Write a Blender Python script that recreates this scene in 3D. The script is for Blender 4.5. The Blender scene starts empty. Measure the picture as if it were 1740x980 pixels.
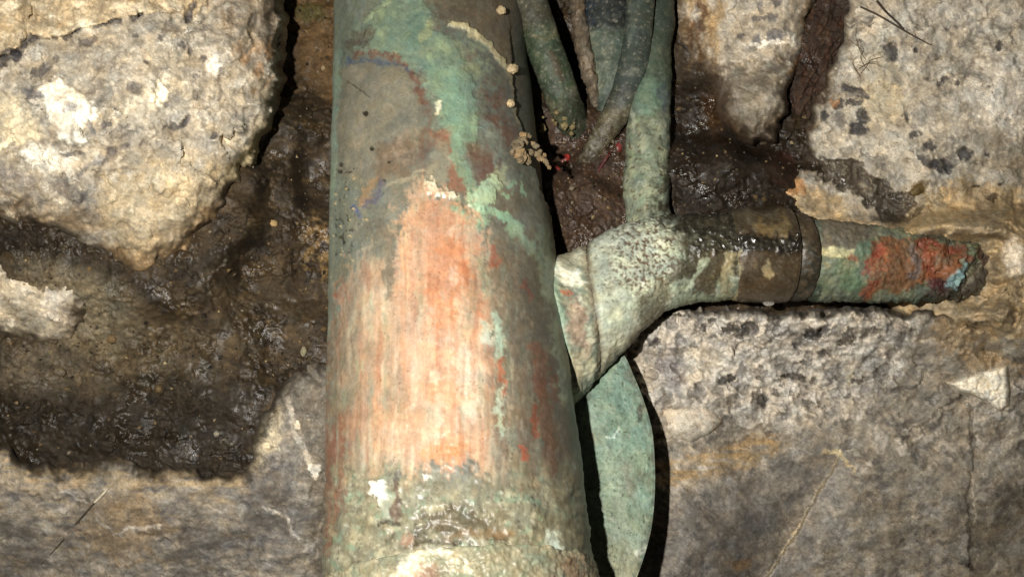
import bpy, math, random
import numpy as np

# ------------------------------------------------------------------ camera, world, light
FPX = 870 / math.tan(math.radians(30))          # focal length in reference units (1740 wide, 60 deg)
TH = math.radians(29.27)                        # camera looks up at the standing pipe
CT, ST = math.cos(TH), math.sin(TH)
CAM = np.array([0.0, -0.2, 0.0])

sc = bpy.context.scene
col = sc.collection
cd = bpy.data.cameras.new('camera'); co = bpy.data.objects.new('camera', cd); col.objects.link(co)
cd.sensor_width = 36; cd.angle = math.radians(60); cd.clip_start = 0.005; cd.clip_end = 50
co.location = CAM; co.rotation_euler = (math.radians(90) + TH, 0, 0)
sc.camera = co

w = bpy.data.worlds.new('World'); sc.world = w; w.use_nodes = True
bg = w.node_tree.nodes['Background']; bg.inputs[0].default_value = (1.0, 0.93, 0.82, 1); bg.inputs[1].default_value = 0.022


def cam2w(p):
    p = np.asarray(p, float)
    out = np.empty_like(p)
    out[..., 0] = p[..., 0]
    out[..., 1] = p[..., 1] * CT - p[..., 2] * ST
    out[..., 2] = p[..., 1] * ST + p[..., 2] * CT
    return out + CAM


def w2ref(P):                                   # world point -> layout coordinates of the wall
    q = np.asarray(P) - CAM
    y = q[..., 1] * CT + q[..., 2] * ST
    z = -q[..., 1] * ST + q[..., 2] * CT
    return 870 + FPX * q[..., 0] / y, 490 - FPX * z / y


def at(px, py, d):                              # layout point at forward distance d (m)
    px = np.asarray(px, float); py = np.asarray(py, float); d = np.asarray(d, float)
    px, py, d = np.broadcast_arrays(px, py, d)
    return cam2w(np.stack([(px - 870) / FPX * d, d, (490 - py) / FPX * d], -1))


ld = bpy.data.lights.new('phone_torch', 'SPOT'); lo = bpy.data.objects.new('phone_torch', ld); col.objects.link(lo)
lo.location = cam2w([-0.042, 0.0, 0.018]); lo.rotation_euler = (math.radians(90) + TH + math.radians(4), 0, math.radians(-5))
ld.energy = 3.75; ld.shadow_soft_size = 0.0022; ld.spot_size = math.radians(140); ld.spot_blend = 1.0
ld.color = (1.0, 0.96, 0.892)

vs = sc.view_settings
vs.view_transform = 'Standard'; vs.look = 'None'; vs.exposure = 0.0; vs.gamma = 1.0; vs.use_curve_mapping = False
sc.render.engine = 'CYCLES'
sc.cycles.max_bounces = 4

# ------------------------------------------------------------------ numeric helpers
rng = np.random.RandomState(7)
PERM = rng.permutation(512).astype(np.int64)
GA = rng.rand(512) * 2 * np.pi
GX, GY = np.cos(GA), np.sin(GA)
RV = rng.rand(512, 4)


def hsh(i, j, s):
    return PERM[(PERM[(i + s * 57) & 511] + j) & 511]


def perlin(x, y, s=0):
    xi = np.floor(x).astype(np.int64); yi = np.floor(y).astype(np.int64)
    fx = x - xi; fy = y - yi
    u = fx * fx * fx * (fx * (fx * 6 - 15) + 10); v = fy * fy * fy * (fy * (fy * 6 - 15) + 10)

    def g(a, b):
        h = hsh(xi + a, yi + b, s)
        return GX[h] * (fx - a) + GY[h] * (fy - b)
    n0 = g(0, 0); n1 = g(1, 0); a = n0 + u * (n1 - n0)
    n0 = g(0, 1); n1 = g(1, 1); b = n0 + u * (n1 - n0)
    return (a + v * (b - a)) * 1.45


def fbm(x, y, s=0, o=4, gain=0.5, ridge=False):
    t = 0; a = 1.0; tot = 0
    for k in range(o):
        n = perlin(x, y, s + k * 3)
        if ridge: n = 1 - 2 * np.abs(n)
        t = t + a * n; tot += a; a *= gain
        x = x * 2.03 + 13.7; y = y * 2.03 - 7.1
    return t / tot


def worley(x, y, s=0, jit=0.95):
    xi = np.floor(x).astype(np.int64); yi = np.floor(y).astype(np.int64)
    f1 = np.full(x.shape, 9.0); f2 = np.full(x.shape, 9.0); idd = np.zeros(x.shape, np.int64)
    for a in (-1, 0, 1):
        for b in (-1, 0, 1):
            h = hsh(xi + a, yi + b, s)
            d = np.hypot(xi + a + 0.5 + (RV[h, 0] - .5) * jit - x, yi + b + 0.5 + (RV[h, 1] - .5) * jit - y)
            m = d < f1
            f2 = np.where(m, f1, np.minimum(f2, d)); idd = np.where(m, h, idd); f1 = np.where(m, d, f1)
    return f1, f2, idd


def facets(x, y, s=0):
    xi = np.floor(x).astype(np.int64); yi = np.floor(y).astype(np.int64)
    f1 = np.full(x.shape, 9.0); idd = np.zeros(x.shape, np.int64); dx = np.zeros(x.shape); dy = np.zeros(x.shape)
    for a in (-1, 0, 1):
        for b in (-1, 0, 1):
            h = hsh(xi + a, yi + b, s)
            ux = x - (xi + a + RV[h, 0]); uy = y - (yi + b + RV[h, 1]); d = np.hypot(ux, uy); m = d < f1
            idd = np.where(m, h, idd); f1 = np.where(m, d, f1); dx = np.where(m, ux, dx); dy = np.where(m, uy, dy)
    return (RV[idd, 2] - .5) * dx * 2 + (RV[idd, 3] - .5) * dy * 2 + .35 * (RV[idd, 1] - .5), RV[idd, 0]


def sm(a, b, x):
    t = np.clip((x - a) / (b - a), 0, 1)
    return t * t * (3 - 2 * t)


def sdpoly(X, Y, pts):
    d = np.full(X.shape, 1e18); ins = np.zeros(X.shape, bool); n = len(pts)
    for i in range(n):
        ax, ay = pts[i]; bx, by = pts[(i + 1) % n]
        ex, ey = bx - ax, by - ay
        wx, wy = X - ax, Y - ay
        t = np.clip((wx * ex + wy * ey) / (ex * ex + ey * ey + 1e-9), 0, 1)
        d = np.minimum(d, (wx - ex * t) ** 2 + (wy - ey * t) ** 2)
        if ay != by:
            c = ((ay > Y) != (by > Y)) & (X < (bx - ax) * (Y - ay) / (by - ay) + ax)
            ins ^= c
    d = np.sqrt(d)
    return np.where(ins, -d, d)


def dline(X, Y, pts):
    d = np.full(X.shape, 1e18)
    for (ax, ay), (bx, by) in zip(pts[:-1], pts[1:]):
        ex, ey = bx - ax, by - ay
        wx, wy = X - ax, Y - ay
        t = np.clip((wx * ex + wy * ey) / (ex * ex + ey * ey + 1e-9), 0, 1)
        d = np.minimum(d, (wx - ex * t) ** 2 + (wy - ey * t) ** 2)
    return np.sqrt(d)


def S(r, g, b, k=0.74):
    c = np.array([r, g, b], float) / 255
    return np.where(c <= 0.04045, c / 12.92, ((c + 0.055) / 1.055) ** 2.4) * k


class Paint:
    """pigment, gloss and relief on a surface, laid out in the wall's own coordinates"""

    def __init__(s, X, Y, base):
        s.X = X; s.Y = Y
        s.w = [fbm(X / 42, Y / 42, 11, 3), fbm(X / 42, Y / 42, 23, 3), fbm(X / 15, Y / 15, 31, 5, gain=.62), fbm(X / 15, Y / 15, 37, 5, gain=.62)]
        s.c = np.tile(np.asarray(base, float), (X.size, 1)); s.wet = np.zeros(X.size); s.met = np.zeros(X.size); s.h = np.zeros(X.size)
        s.brk = 0.0; s.sk = 1.0
        s.e1 = fbm(X / 9, Y / 10, 43, 4, gain=.62); s.e2 = fbm(X / 26, Y / 30, 47, 5, gain=.6)

    def wp(s, a=1.0, b=1.0):
        k = 7 + 9 * s.brk; return s.X + 14 * a * s.w[0] + k * b * s.w[2], s.Y + 14 * a * s.w[1] + k * b * s.w[3]

    def n(s, sx, sy=None, seed=0, o=4, **k):
        return fbm(s.X / sx, s.Y / (sy or sx), seed, o, **k)

    def poly(s, pts, soft=4, a=1.0, b=1.0):
        x, y = s.wp(a, b); return s.edge(sm(soft * s.sk, -soft * s.sk, sdpoly(x, y, pts)))

    def edge(s, m):
        if not s.brk: return m
        return sm(.12, .88, m + s.brk * (1.1 * s.e1 + .7 * s.e2) * 2 * np.sqrt(np.clip(m * (1 - m), 0, 1))) * (1 - .45 * s.brk * sm(-.1, .5, s.e1 - .6 * s.e2))

    def line(s, pts, wd, soft=2, a=0.6, b=0.6):
        x, y = s.wp(a, b); q = 1 + (s.sk - 1) * .5; return s.edge(sm(wd + soft * q, max(wd - soft * q, 0), dline(x, y, pts)))

    def ell(s, cx, cy, rx, ry, rot=0, soft=0.25, a=1.0, b=1.0):
        x, y = s.wp(a, b); c, q = math.cos(math.radians(rot)), math.sin(math.radians(rot))
        u = (x - cx) * c + (y - cy) * q; v = -(x - cx) * q + (y - cy) * c
        return s.edge(sm(1 + soft * (.5 + .5 * s.sk), max(0, 1 - soft * (.5 + .5 * s.sk)), np.hypot(u / rx, v / ry)))

    def put(s, m, c, amt=1.0, wet=None, met=None):
        m = np.clip(m * amt, 0, 1)
        s.c += (np.asarray(c) - s.c) * m[:, None]
        if wet is not None: s.wet += (wet - s.wet) * m
        if met is not None: s.met += (met - s.met) * m

    def mute(s, sat, k=1.0):
        l = s.c @ np.array([.2126, .7152, .0722]); s.c = (l[:, None] + (s.c - l[:, None]) * sat) * k

    def weather(s, seed=0, k=1.0):
        X, Y = s.X, s.Y
        l = s.c.mean(1)[:, None]
        a = fbm(X / 30, Y / 34, 1501 + seed, 6, gain=.68); b = fbm((X + .6 * Y) / 16, (Y - .6 * X) / 5, 1511 + seed, 5, gain=.62); c = fbm(X / 7, Y / 8, 1521 + seed, 4, gain=.65)
        s.put(sm(.02, .5, a), S(150, 142, 122), .42 * k); s.put(sm(.0, .5, -a), S(92, 84, 70), .30 * k)
        s.put(sm(.15, .5, b), S(206, 200, 176), .30 * k); s.put(sm(.2, .5, c), S(196, 188, 160), .35 * k); s.put(sm(.2, .5, -c), S(66, 58, 48), .40 * k)
        s.c *= (1 + k * (.28 * a + .22 * c))[:, None].clip(.3, 2)

    def mul(s, f):
        s.c *= np.clip(f, 0.05, 4)[:, None]


# ------------------------------------------------------------------ mesh helpers
def mesh_obj(name, V, F, mat, parent=None, C=None, wet=None, met=None, smooth=True):
    me = bpy.data.meshes.new(name)
    F = np.asarray(F, np.int32); k = F.shape[1]
    me.vertices.add(len(V)); me.vertices.foreach_set('co', np.asarray(V, np.float32).ravel())
    me.loops.add(F.size); me.loops.foreach_set('vertex_index', F.ravel())
    me.polygons.add(len(F)); me.polygons.foreach_set('loop_start', np.arange(len(F), dtype=np.int32) * k)
    me.update(calc_edges=True)
    me.polygons.foreach_set('use_smooth', np.full(len(F), smooth))
    if C is not None:
        a = me.attributes.new('pigment', 'FLOAT_COLOR', 'POINT')
        a.data.foreach_set('color', np.concatenate([np.clip(C, 0, 1), np.ones((len(V), 1))], 1).astype(np.float32).ravel())
    for nm, arr in (('wet', wet), ('metal', met)):
        if arr is not None:
            a = me.attributes.new(nm, 'FLOAT', 'POINT'); a.data.foreach_set('value', np.clip(arr, 0, 1).astype(np.float32))
    me.materials.append(mat); me.validate()
    o = bpy.data.objects.new(name, me); col.objects.link(o)
    if parent: o.parent = parent
    return o


def tag(o, label=None, cat=None, group=None, kind=None):
    if label: o['label'] = label
    if cat: o['category'] = cat
    if group: o['group'] = group
    if kind: o['kind'] = kind
    return o


def empty(name, loc):
    o = bpy.data.objects.new(name, None); o.empty_display_size = 0.01; o.location = loc; col.objects.link(o); return o


def adopt(o, parent):
    o.parent = parent; o.matrix_parent_inverse = parent.matrix_basis.inverted()


def gridfaces(nr, nc, wrap=False):
    i = np.arange(nr - 1)[:, None]; j = np.arange(nc if wrap else nc - 1)[None, :]
    j2 = (j + 1) % nc
    return np.stack([i * nc + j, i * nc + j2, (i + 1) * nc + j2, (i + 1) * nc + j], -1).reshape(-1, 4)


# ------------------------------------------------------------------ materials
def nodes(name):
    m = bpy.data.materials.new(name); m.use_nodes = True; nt = m.node_tree; nt.nodes.clear()
    return m, nt, (lambda t, **k: _nd(nt, t, k)), nt.links.new


def _nd(nt, t, k):
    n = nt.nodes.new(t)
    for a, b in k.items(): setattr(n, a, b)
    return n


def math_n(nd, lk, op, a, b=None, clamp=False):
    n = nd('ShaderNodeMath', operation=op, use_clamp=clamp)
    for i, v in enumerate((a, b)):
        if v is None: continue
        if isinstance(v, (int, float)): n.inputs[i].default_value = v
        else: lk(v, n.inputs[i])
    return n.outputs[0]


def maprange(nd, lk, v, a, b, c, d):
    n = nd('ShaderNodeMapRange'); lk(v, n.inputs[0])
    for i, x in enumerate((a, b, c, d)): n.inputs[i + 1].default_value = x
    return n.outputs[0]


def noise_n(nd, lk, vec, scale, detail=5, rough=0.6, dist=0.0):
    n = nd('ShaderNodeTexNoise'); lk(vec, n.inputs['Vector']); n.inputs['Scale'].default_value = scale
    n.inputs['Detail'].default_value = detail; n.inputs['Roughness'].default_value = rough; n.inputs['Distortion'].default_value = dist
    return n.outputs['Fac']


def make_surface(name, grain=1.0, bump_dry=0.5, bump_wet=0.7, rough_dry=0.85, rough_wet=0.16, metal=False, speck=0.35, streak=False, wet_lo=0.35, pool_at=.42, spark=0.0, flake=0.0):
    m, nt, nd, lk = nodes(name)
    out = nd('ShaderNodeOutputMaterial'); bs = nd('ShaderNodeBsdfPrincipled'); lk(bs.outputs[0], out.inputs[0])
    tc = nd('ShaderNodeTexCoord'); mp = nd('ShaderNodeMapping'); lk(tc.outputs['Object'], mp.inputs[0])
    mp.inputs['Scale'].default_value = (1000, 1000, 1000)          # millimetres
    v = mp.outputs[0]
    pg = nd('ShaderNodeAttribute', attribute_name='pigment').outputs['Color']
    wt = nd('ShaderNodeAttribute', attribute_name='wet').outputs['Fac']
    n1 = noise_n(nd, lk, v, 0.20, 11, 0.74, 0.6)
    n2 = noise_n(nd, lk, v, 1.6, 6, 0.75)
    nb = noise_n(nd, lk, v, 0.75, 6, 0.62, 0.3)
    f = math_n(nd, lk, 'MULTIPLY', maprange(nd, lk, n1, 0.3, 0.7, 1 - 0.5 * grain, 1 + 0.5 * grain), maprange(nd, lk, n2, 0.3, 0.7, 1 - 0.26 * grain, 1 + 0.26 * grain))
    vo = nd('ShaderNodeTexVoronoi', feature='F1'); lk(v, vo.inputs['Vector']); vo.inputs['Scale'].default_value = 0.9; vo.inputs['Randomness'].default_value = 1
    n3 = noise_n(nd, lk, v, 0.35, 3, 0.5)
    sp = math_n(nd, lk, 'MULTIPLY', maprange(nd, lk, vo.outputs['Distance'], 0.12, 0.24, speck, 0.0), maprange(nd, lk, n3, 0.48, 0.6, 0, 1))
    f = math_n(nd, lk, 'MULTIPLY', f, math_n(nd, lk, 'SUBTRACT', 1.0, sp))
    if flake:
        wv = nd('ShaderNodeTexNoise'); lk(v, wv.inputs['Vector']); wv.inputs['Scale'].default_value = .5; wv.inputs['Detail'].default_value = 4
        ad = nd('ShaderNodeVectorMath', operation='MULTIPLY_ADD'); lk(wv.outputs['Color'], ad.inputs[0]); ad.inputs[1].default_value = (2.2, 2.2, 2.2); lk(v, ad.inputs[2])
        for sc_, am in ((0.75, .15), (1.9, .17)):
            vc = nd('ShaderNodeTexVoronoi', feature='F1'); lk(ad.outputs[0], vc.inputs['Vector']); vc.inputs['Scale'].default_value = sc_
            sp3 = nd('ShaderNodeSeparateColor'); lk(vc.outputs['Color'], sp3.inputs[0])
            f = math_n(nd, lk, 'MULTIPLY', f, maprange(nd, lk, sp3.outputs[0], 0, 1, 1 - am * flake, 1 + am * flake))
    if streak:
        m2 = nd('ShaderNodeMapping'); lk(tc.outputs['Object'], m2.inputs[0]); m2.inputs['Scale'].default_value = (1800, 1800, 70)
        n4 = noise_n(nd, lk, m2.outputs[0], 1.0, 4, 0.65)
        f = math_n(nd, lk, 'MULTIPLY', f, math_n(nd, lk, 'ADD', 1.0, math_n(nd, lk, 'MULTIPLY', maprange(nd, lk, n4, 0.3, 0.7, -.08, .08), maprange(nd, lk, wt, .3, .5, .1, 1.0))))
    vm = nd('ShaderNodeVectorMath', operation='SCALE'); lk(pg, vm.inputs[0]); lk(f, vm.inputs['Scale'])
    # small warm / cool drift of the mineral
    hue = nd('ShaderNodeMix', data_type='RGBA', blend_type='MULTIPLY'); hue.inputs[0].default_value = 1.0
    cr = nd('ShaderNodeValToRGB'); lk(noise_n(nd, lk, v, 0.22, 4, 0.6), cr.inputs[0])
    cr.color_ramp.elements[0].position = 0.35; cr.color_ramp.elements[0].color = (0.93, 0.98, 1.05, 1)
    cr.color_ramp.elements[1].position = 0.65; cr.color_ramp.elements[1].color = (1.06, 1.0, 0.92, 1)
    lk(vm.outputs[0], hue.inputs[6]); lk(cr.outputs[0], hue.inputs[7])
    lk(hue.outputs[2], bs.inputs['Base Color'])
    pool = noise_n(nd, lk, v, 0.16, 4, 0.6)
    rv = math_n(nd, lk, 'MULTIPLY', wt, maprange(nd, lk, pool, pool_at, pool_at + .12, wet_lo, 1.0), True)
    lk(maprange(nd, lk, rv, 0, 1, rough_dry, rough_wet), bs.inputs['Roughness'])
    lk(maprange(nd, lk, rv, 0, 1, 0.2, 0.62), bs.inputs['Specular IOR Level'])
    if metal:
        lk(nd('ShaderNodeAttribute', attribute_name='metal').outputs['Fac'], bs.inputs['Metallic'])
    b1 = nd('ShaderNodeBump'); b1.inputs['Strength'].default_value = 1.0; b1.inputs['Distance'].default_value = 0.00040 * bump_dry; lk(nb, b1.inputs['Height'])
    b2 = nd('ShaderNodeBump'); b2.inputs['Distance'].default_value = 0.00010; lk(n2, b2.inputs['Height']); lk(b1.outputs[0], b2.inputs['Normal'])
    lk(maprange(nd, lk, noise_n(nd, lk, v, 0.09, 3, 0.6), 0.38, 0.62, 0.15, 1.0), b1.inputs['Strength'])
    lk(maprange(nd, lk, wt, 0, 1, bump_dry, bump_wet), b2.inputs['Strength'])
    last = b2
    if spark:
        b3 = nd('ShaderNodeBump'); b3.inputs['Distance'].default_value = 0.00013 * spark; lk(noise_n(nd, lk, v, 3.2, 2, 0.6), b3.inputs['Height']); lk(b2.outputs[0], b3.inputs['Normal']); lk(wt, b3.inputs['Strength']); last = b3
    lk(last.outputs[0], bs.inputs['Normal'])
    return m


M_ROCK = make_surface('rough_rock', grain=0.75, bump_dry=0.26, bump_wet=0.4, speck=0.45, flake=.9)
M_MUD = make_surface('wet_mud', grain=1.0, bump_dry=0.8, bump_wet=0.8, rough_wet=0.10, speck=0.1, wet_lo=0.2, pool_at=.45, spark=.6, flake=.9)
M_COPPER = make_surface('corroded_copper', grain=0.32, bump_dry=0.2, bump_wet=0.22, rough_dry=0.46, rough_wet=0.22, metal=True, speck=0.35, streak=True, flake=.3, wet_lo=.6)
M_CRUST = make_surface('verdigris_crust', grain=0.7, bump_dry=0.6, bump_wet=0.4, rough_dry=0.75, rough_wet=0.12, metal=True, speck=0.55, flake=.5, wet_lo=.65)


def plain(name, c, rough=0.8, var=0.35, scale=0.8, bump=0.3):
    m, nt, nd, lk = nodes(name)
    out = nd('ShaderNodeOutputMaterial'); bs = nd('ShaderNodeBsdfPrincipled'); lk(bs.outputs[0], out.inputs[0])
    tc = nd('ShaderNodeTexCoord'); mp = nd('ShaderNodeMapping'); lk(tc.outputs['Object'], mp.inputs[0]); mp.inputs['Scale'].default_value = (1000,) * 3
    n1 = noise_n(nd, lk, mp.outputs[0], scale, 6, 0.65)
    mx = nd('ShaderNodeMix', data_type='RGBA'); lk(maprange(nd, lk, n1, 0.35, 0.65, 0, 1), mx.inputs[0])
    mx.inputs[6].default_value = (*[x * (1 - var) for x in c], 1); mx.inputs[7].default_value = (*[min(1, x * (1 + var)) for x in c], 1)
    lk(mx.outputs[2], bs.inputs['Base Color']); bs.inputs['Roughness'].default_value = rough
    b = nd('ShaderNodeBump'); b.inputs['Distance'].default_value = 0.0003; b.inputs['Strength'].default_value = bump; lk(n1, b.inputs['Height']); lk(b.outputs[0], bs.inputs['Normal'])
    return m


# ------------------------------------------------------------------ rock face: soil bed and separate rocks
STEP = 2.2
GX0, GX1, GY0, GY1 = -620, 2360, -420, 1400       # the wall goes on past the frame, more coarsely


def field(poly=None, margin=45, step=STEP, box=None):
    x0, x1, y0, y1 = box or (GX0, GX1, GY0, GY1)
    if poly is not None and box is None:
        p = np.array(poly); x0 = max(GX0, p[:, 0].min() - margin); x1 = min(GX1, p[:, 0].max() + margin)
        y0 = max(GY0, p[:, 1].min() - margin); y1 = min(GY1, p[:, 1].max() + margin)
    def run(a, b, lo_, hi_):
        q = [np.arange(a, min(b, lo_), 7.0), np.arange(max(a, lo_), min(b, hi_), step), np.arange(max(a, hi_), b, 7.0)]
        return np.concatenate([k for k in q if len(k)])
    xs = run(x0, x1, -30, 1770); ys = run(y0, y1, -30, 1010)
    X, Y = np.meshgrid(xs, ys)
    return X.ravel(), Y.ravel(), len(ys), len(xs)


SURF = []


def face(x, y):                                  # front surface of the rock face at a layout point
    b = 9.0
    for xs, ys, d, ok in SURF:
        i = int(np.searchsorted(ys, y)); j = int(np.searchsorted(xs, x))
        if 0 < i < d.shape[0] and 0 < j < d.shape[1] and ok[i, j]: b = min(b, d[i, j])
    return b


BEDP = np.array([(-100, 380, 216), (60, 405, 214), (150, 440, 216), (230, 480, 219), (300, 470, 219), (350, 420, 220), (400, 360, 221), (425, 315, 225), (455, 255, 240), (470, 330, 236), (490, 100, 262), (500, -50, 266),
    (540, 100, 260), (540, 300, 249), (450, 450, 235), (540, 450, 240), (300, 600, 226), (150, 600, 228), (400, 700, 224), (520, 600, 233), (100, 700, 225), (200, 770, 224), (350, 780, 223),
    (-100, 700, 229), (-100, 520, 236), (960, 230, 245), (1010, 345, 226), (960, 380, 224), (1040, 280, 235), (1000, 100, 262), (1160, 0, 250), (1170, 100, 241), (1180, 200, 237), (1275, 185, 243), (1290, 230, 236), (1165, 300, 222),
    (1240, 290, 2190e-1), (1300, 300, 222), (1340, 250, 234), (1380, 150, 242), (1420, 0, 242), (1240, 360, 221), (700, 500, 250), (1000, 700, 235), (1100, 900, 236), (1500, 300, 236),
    (1700, 300, 240), (1500, 800, 242), (1700, 800, 242), (300, 1000, 242), (2000, 500, 245), (-300, 0, 250), (2000, 0, 245)], float)


def bed_depth(X, Y):
    num = 0; den = 0
    for x, y, d in BEDP:
        k = 1 / (((X - x) ** 2 + (Y - y) ** 2) / 70 ** 2 + .08) ** 2
        num = num + k * d; den = den + k
    return num / den / 1000


def rock(name, poly, depth, paint, label, mat=M_ROCK, roll=55, rollh=0.012, edge=1.0, rough=1.0, drop=0.04, seed=0, cat='rock', base=(150, 142, 126), margin=45, tone=1.08, smooth_at=None):
    X, Y, nr, nc = field(poly, margin)
    P = Paint(X, Y, S(*base)); P.brk = .7; P.sk = 1.5
    wx = X + edge * (18 * P.w[0] + 8 * P.e2); wy = Y + edge * (18 * P.w[1] + 8 * P.w[0])
    sd = sdpoly(wx, wy, poly)
    d = depth(X, Y)
    t = np.clip(-sd / roll, 0, 1)
    d = d + rollh * (1 - np.sqrt(np.clip(1 - (1 - t) ** 2, 0, 1))) + np.clip(sd, 0, None) / 22 * drop
    big = fbm(X / 160, Y / 160, seed + 5, 4); med = fbm(X / 34, Y / 30, seed + 9, 4); rid = fbm(X / 60, Y / 48, seed + 15, 4, ridge=True)
    pt = .25 + .75 * sm(-.2, .3, fbm(X / 90, Y / 80, seed + 77, 3))
    if smooth_at: pt = pt * smooth_at(X, Y)
    d = d - rough * (0.0045 * big + pt * (0.0006 * med + 0.00035 * rid))
    qx = X + 16 * P.w[0] + 9 * P.w[2]; qy = Y + 16 * P.w[1] + 9 * P.w[3]
    fa, ca = facets(qx / 62, qy / 46, seed + 1); fb, cb = facets(qx / 21, qy / 16, seed + 2)
    d = d - rough * pt * (.0026 * fa + .0011 * fb) * sm(4, -24, sd)
    paint(P, sd); P.mute(.84, tone); P.c *= np.array([1.03, 1.0, .94])
    P.mul(1 + .16 * (ca - .5) + .22 * (cb - .5) * pt)
    d = d - P.h
    SURF.append((X[:nc], Y[::nc], d.reshape(nr, nc), (sd < 6).reshape(nr, nc)))
    V = at(X, Y, d)
    F = gridfaces(nr, nc)
    keep = (sd < 40)
    F = F[keep[F].all(1)]
    u = np.zeros(len(X), bool); u[F.ravel()] = True
    idx = np.cumsum(u) - 1
    o = mesh_obj(name, V[u], idx[F], mat, None, P.c[u], P.wet[u])
    if label: tag(o, label, cat)
    return o


def clasts(P, sc_, seed, dark, amt_d, light, amt_l, th=0.72, aniso=1.0, h=0.0006):
    """fragments set in the matrix: irregular cells, some dark and pitted, some pale and proud"""
    x, y = P.wp(0.5, 1.0)
    f1, f2, idd = worley(x / sc_, y / (sc_ * aniso), seed)
    r = RV[idd, 2]; body = sm(0.03, 0.16, f2 - f1) * sm(0.62, 0.4, f1)
    md = body * (r > th) * (RV[idd, 3] * .6 + .4); ml = body * (r < 1 - th) * (RV[idd, 3] * .6 + .4)
    P.put(md, dark, amt_d); P.put(ml, light, amt_l)
    P.h += h * (ml - md)


def mottles(P, seed, cols, s1=90, s2=70):
    for k, (c, lo_, hi_, amt) in enumerate(cols):
        n = P.n(s1 / (1 + .35 * k), s2 / (1 + .35 * k), seed + 20 * k, 5, gain=0.58)
        P.put(sm(lo_, hi_, n), c, amt)


# ---- colours of the place
MUD = S(66, 54, 38); GREY = S(158, 150, 136); PALE = S(205, 198, 182); WHITE = S(232, 224, 206, .9); TAN = S(186, 162, 124); OCHRE = S(150, 118, 72)
DARKG = S(72, 70, 68); MUDD = S(32, 27, 20); BLUEG = S(104, 104, 108)

# -------- soil bed
def build_bed():
    X, Y, nr, nc = field()
    P = Paint(X, Y, MUD)
    d = bed_depth(X, Y)
    rid = P.n(40, 26, 3, 5, ridge=True); med = P.n(24, 20, 8, 5); fine = P.n(7, 7, 17, 3)
    d = d - 0.0022 * P.n(120, 90, 2, 4) - (0.0004 * rid + 0.0012 * med + 0.0004 * fine + .0016 * facets((X + 9 * P.w[2]) / 24, (Y + 9 * P.w[3]) / 19, 5)[0] + .0008 * facets((X + 6 * P.w[2]) / 10, (Y + 6 * P.w[3]) / 9, 6)[0]) * (.3 + .9 * sm(-.25, .3, P.n(110, 80, 6, 3)))
    mottles(P, 41, [(MUDD, -0.05, 0.35, .8), (S(96, 78, 52), 0.1, 0.45, .7), (S(52, 42, 28), 0.0, .3, .5)], 60, 44)
    P.put(sm(.25, .6, P.n(14, 12, 77, 4)), S(120, 100, 68), .55)
    P.wet[:] = 0.62 + 0.5 * P.n(60, 60, 88, 3)
    P.put(P.poly([(-250, 650), (150, 660), (300, 560), (430, 640), (440, 760), (400, 830), (-250, 830)], 40), S(40, 34, 25), .8)
    P.put(P.poly([(-250, 330), (40, 370), (250, 470), (420, 400), (330, 520), (200, 520), (60, 440), (-250, 430)], 22), S(40, 33, 24), .75)
    # drier ochre soil by the pipe, upper left
    P.put(P.poly([(505, -200), (600, -200), (600, 150), (560, 170), (510, 130), (498, 40)], 14), S(104, 80, 50), .8, wet=.25)
    P.put(P.ell(530, 25, 30, 16), S(92, 88, 48), .6)
    P.put(P.ell(540, 420, 26, 60) * sm(-.1, .3, P.n(16, 16, 61)), S(150, 122, 78), .8, wet=.7)
    P.put(P.ell(300, 560, 210, 90, -10, .7) * sm(-.3, .3, P.n(40, 30, 64, 5)), S(84, 70, 48), .6)
    P.put(P.ell(160, 600, 190, 50, 0, .7) * sm(-.4, .3, P.n(50, 30, 62)), S(110, 96, 72), .7, wet=.5)
    P.put(P.ell(130, 520, 90, 50, 30, .8), S(150, 138, 112), .7, wet=.4)
    P.put(P.ell(40, 620, 80, 40, 0, .8), S(104, 94, 78), .6, wet=.4)
    # brown pocket between the pipes, redder
    P.put(P.poly([(920, 190), (1075, 190), (1075, 420), (940, 420)], 20), S(72, 54, 42), .75, wet=1)
    P.put(P.poly([(1130, 120), (1360, 200), (1380, 380), (1130, 380)], 30), S(38, 30, 22), .9, wet=1)
    P.put(P.ell(1330, 285, 26, 30), S(58, 32, 22), .6)
    P.put(P.ell(1215, 190, 22, 34, 0, .6), S(96, 66, 36), .35)
    P.mul(1 + .45 * P.n(9, 8, 91, 3))
    d = d - 0.0009 * P.n(5, 5, 99, 2) * sm(900, 960, X) * sm(1100, 1060, X)
    SURF.append((X[:nc], Y[::nc], d.reshape(nr, nc), np.ones((nr, nc), bool)))
    o = mesh_obj('soil_bed', at(X, Y, d), gridfaces(nr, nc), M_MUD, None, P.c, P.wet)
    tag(o, 'dark wet brown soil filling the hollows between the rocks', None, None, 'structure')
build_bed()


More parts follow.
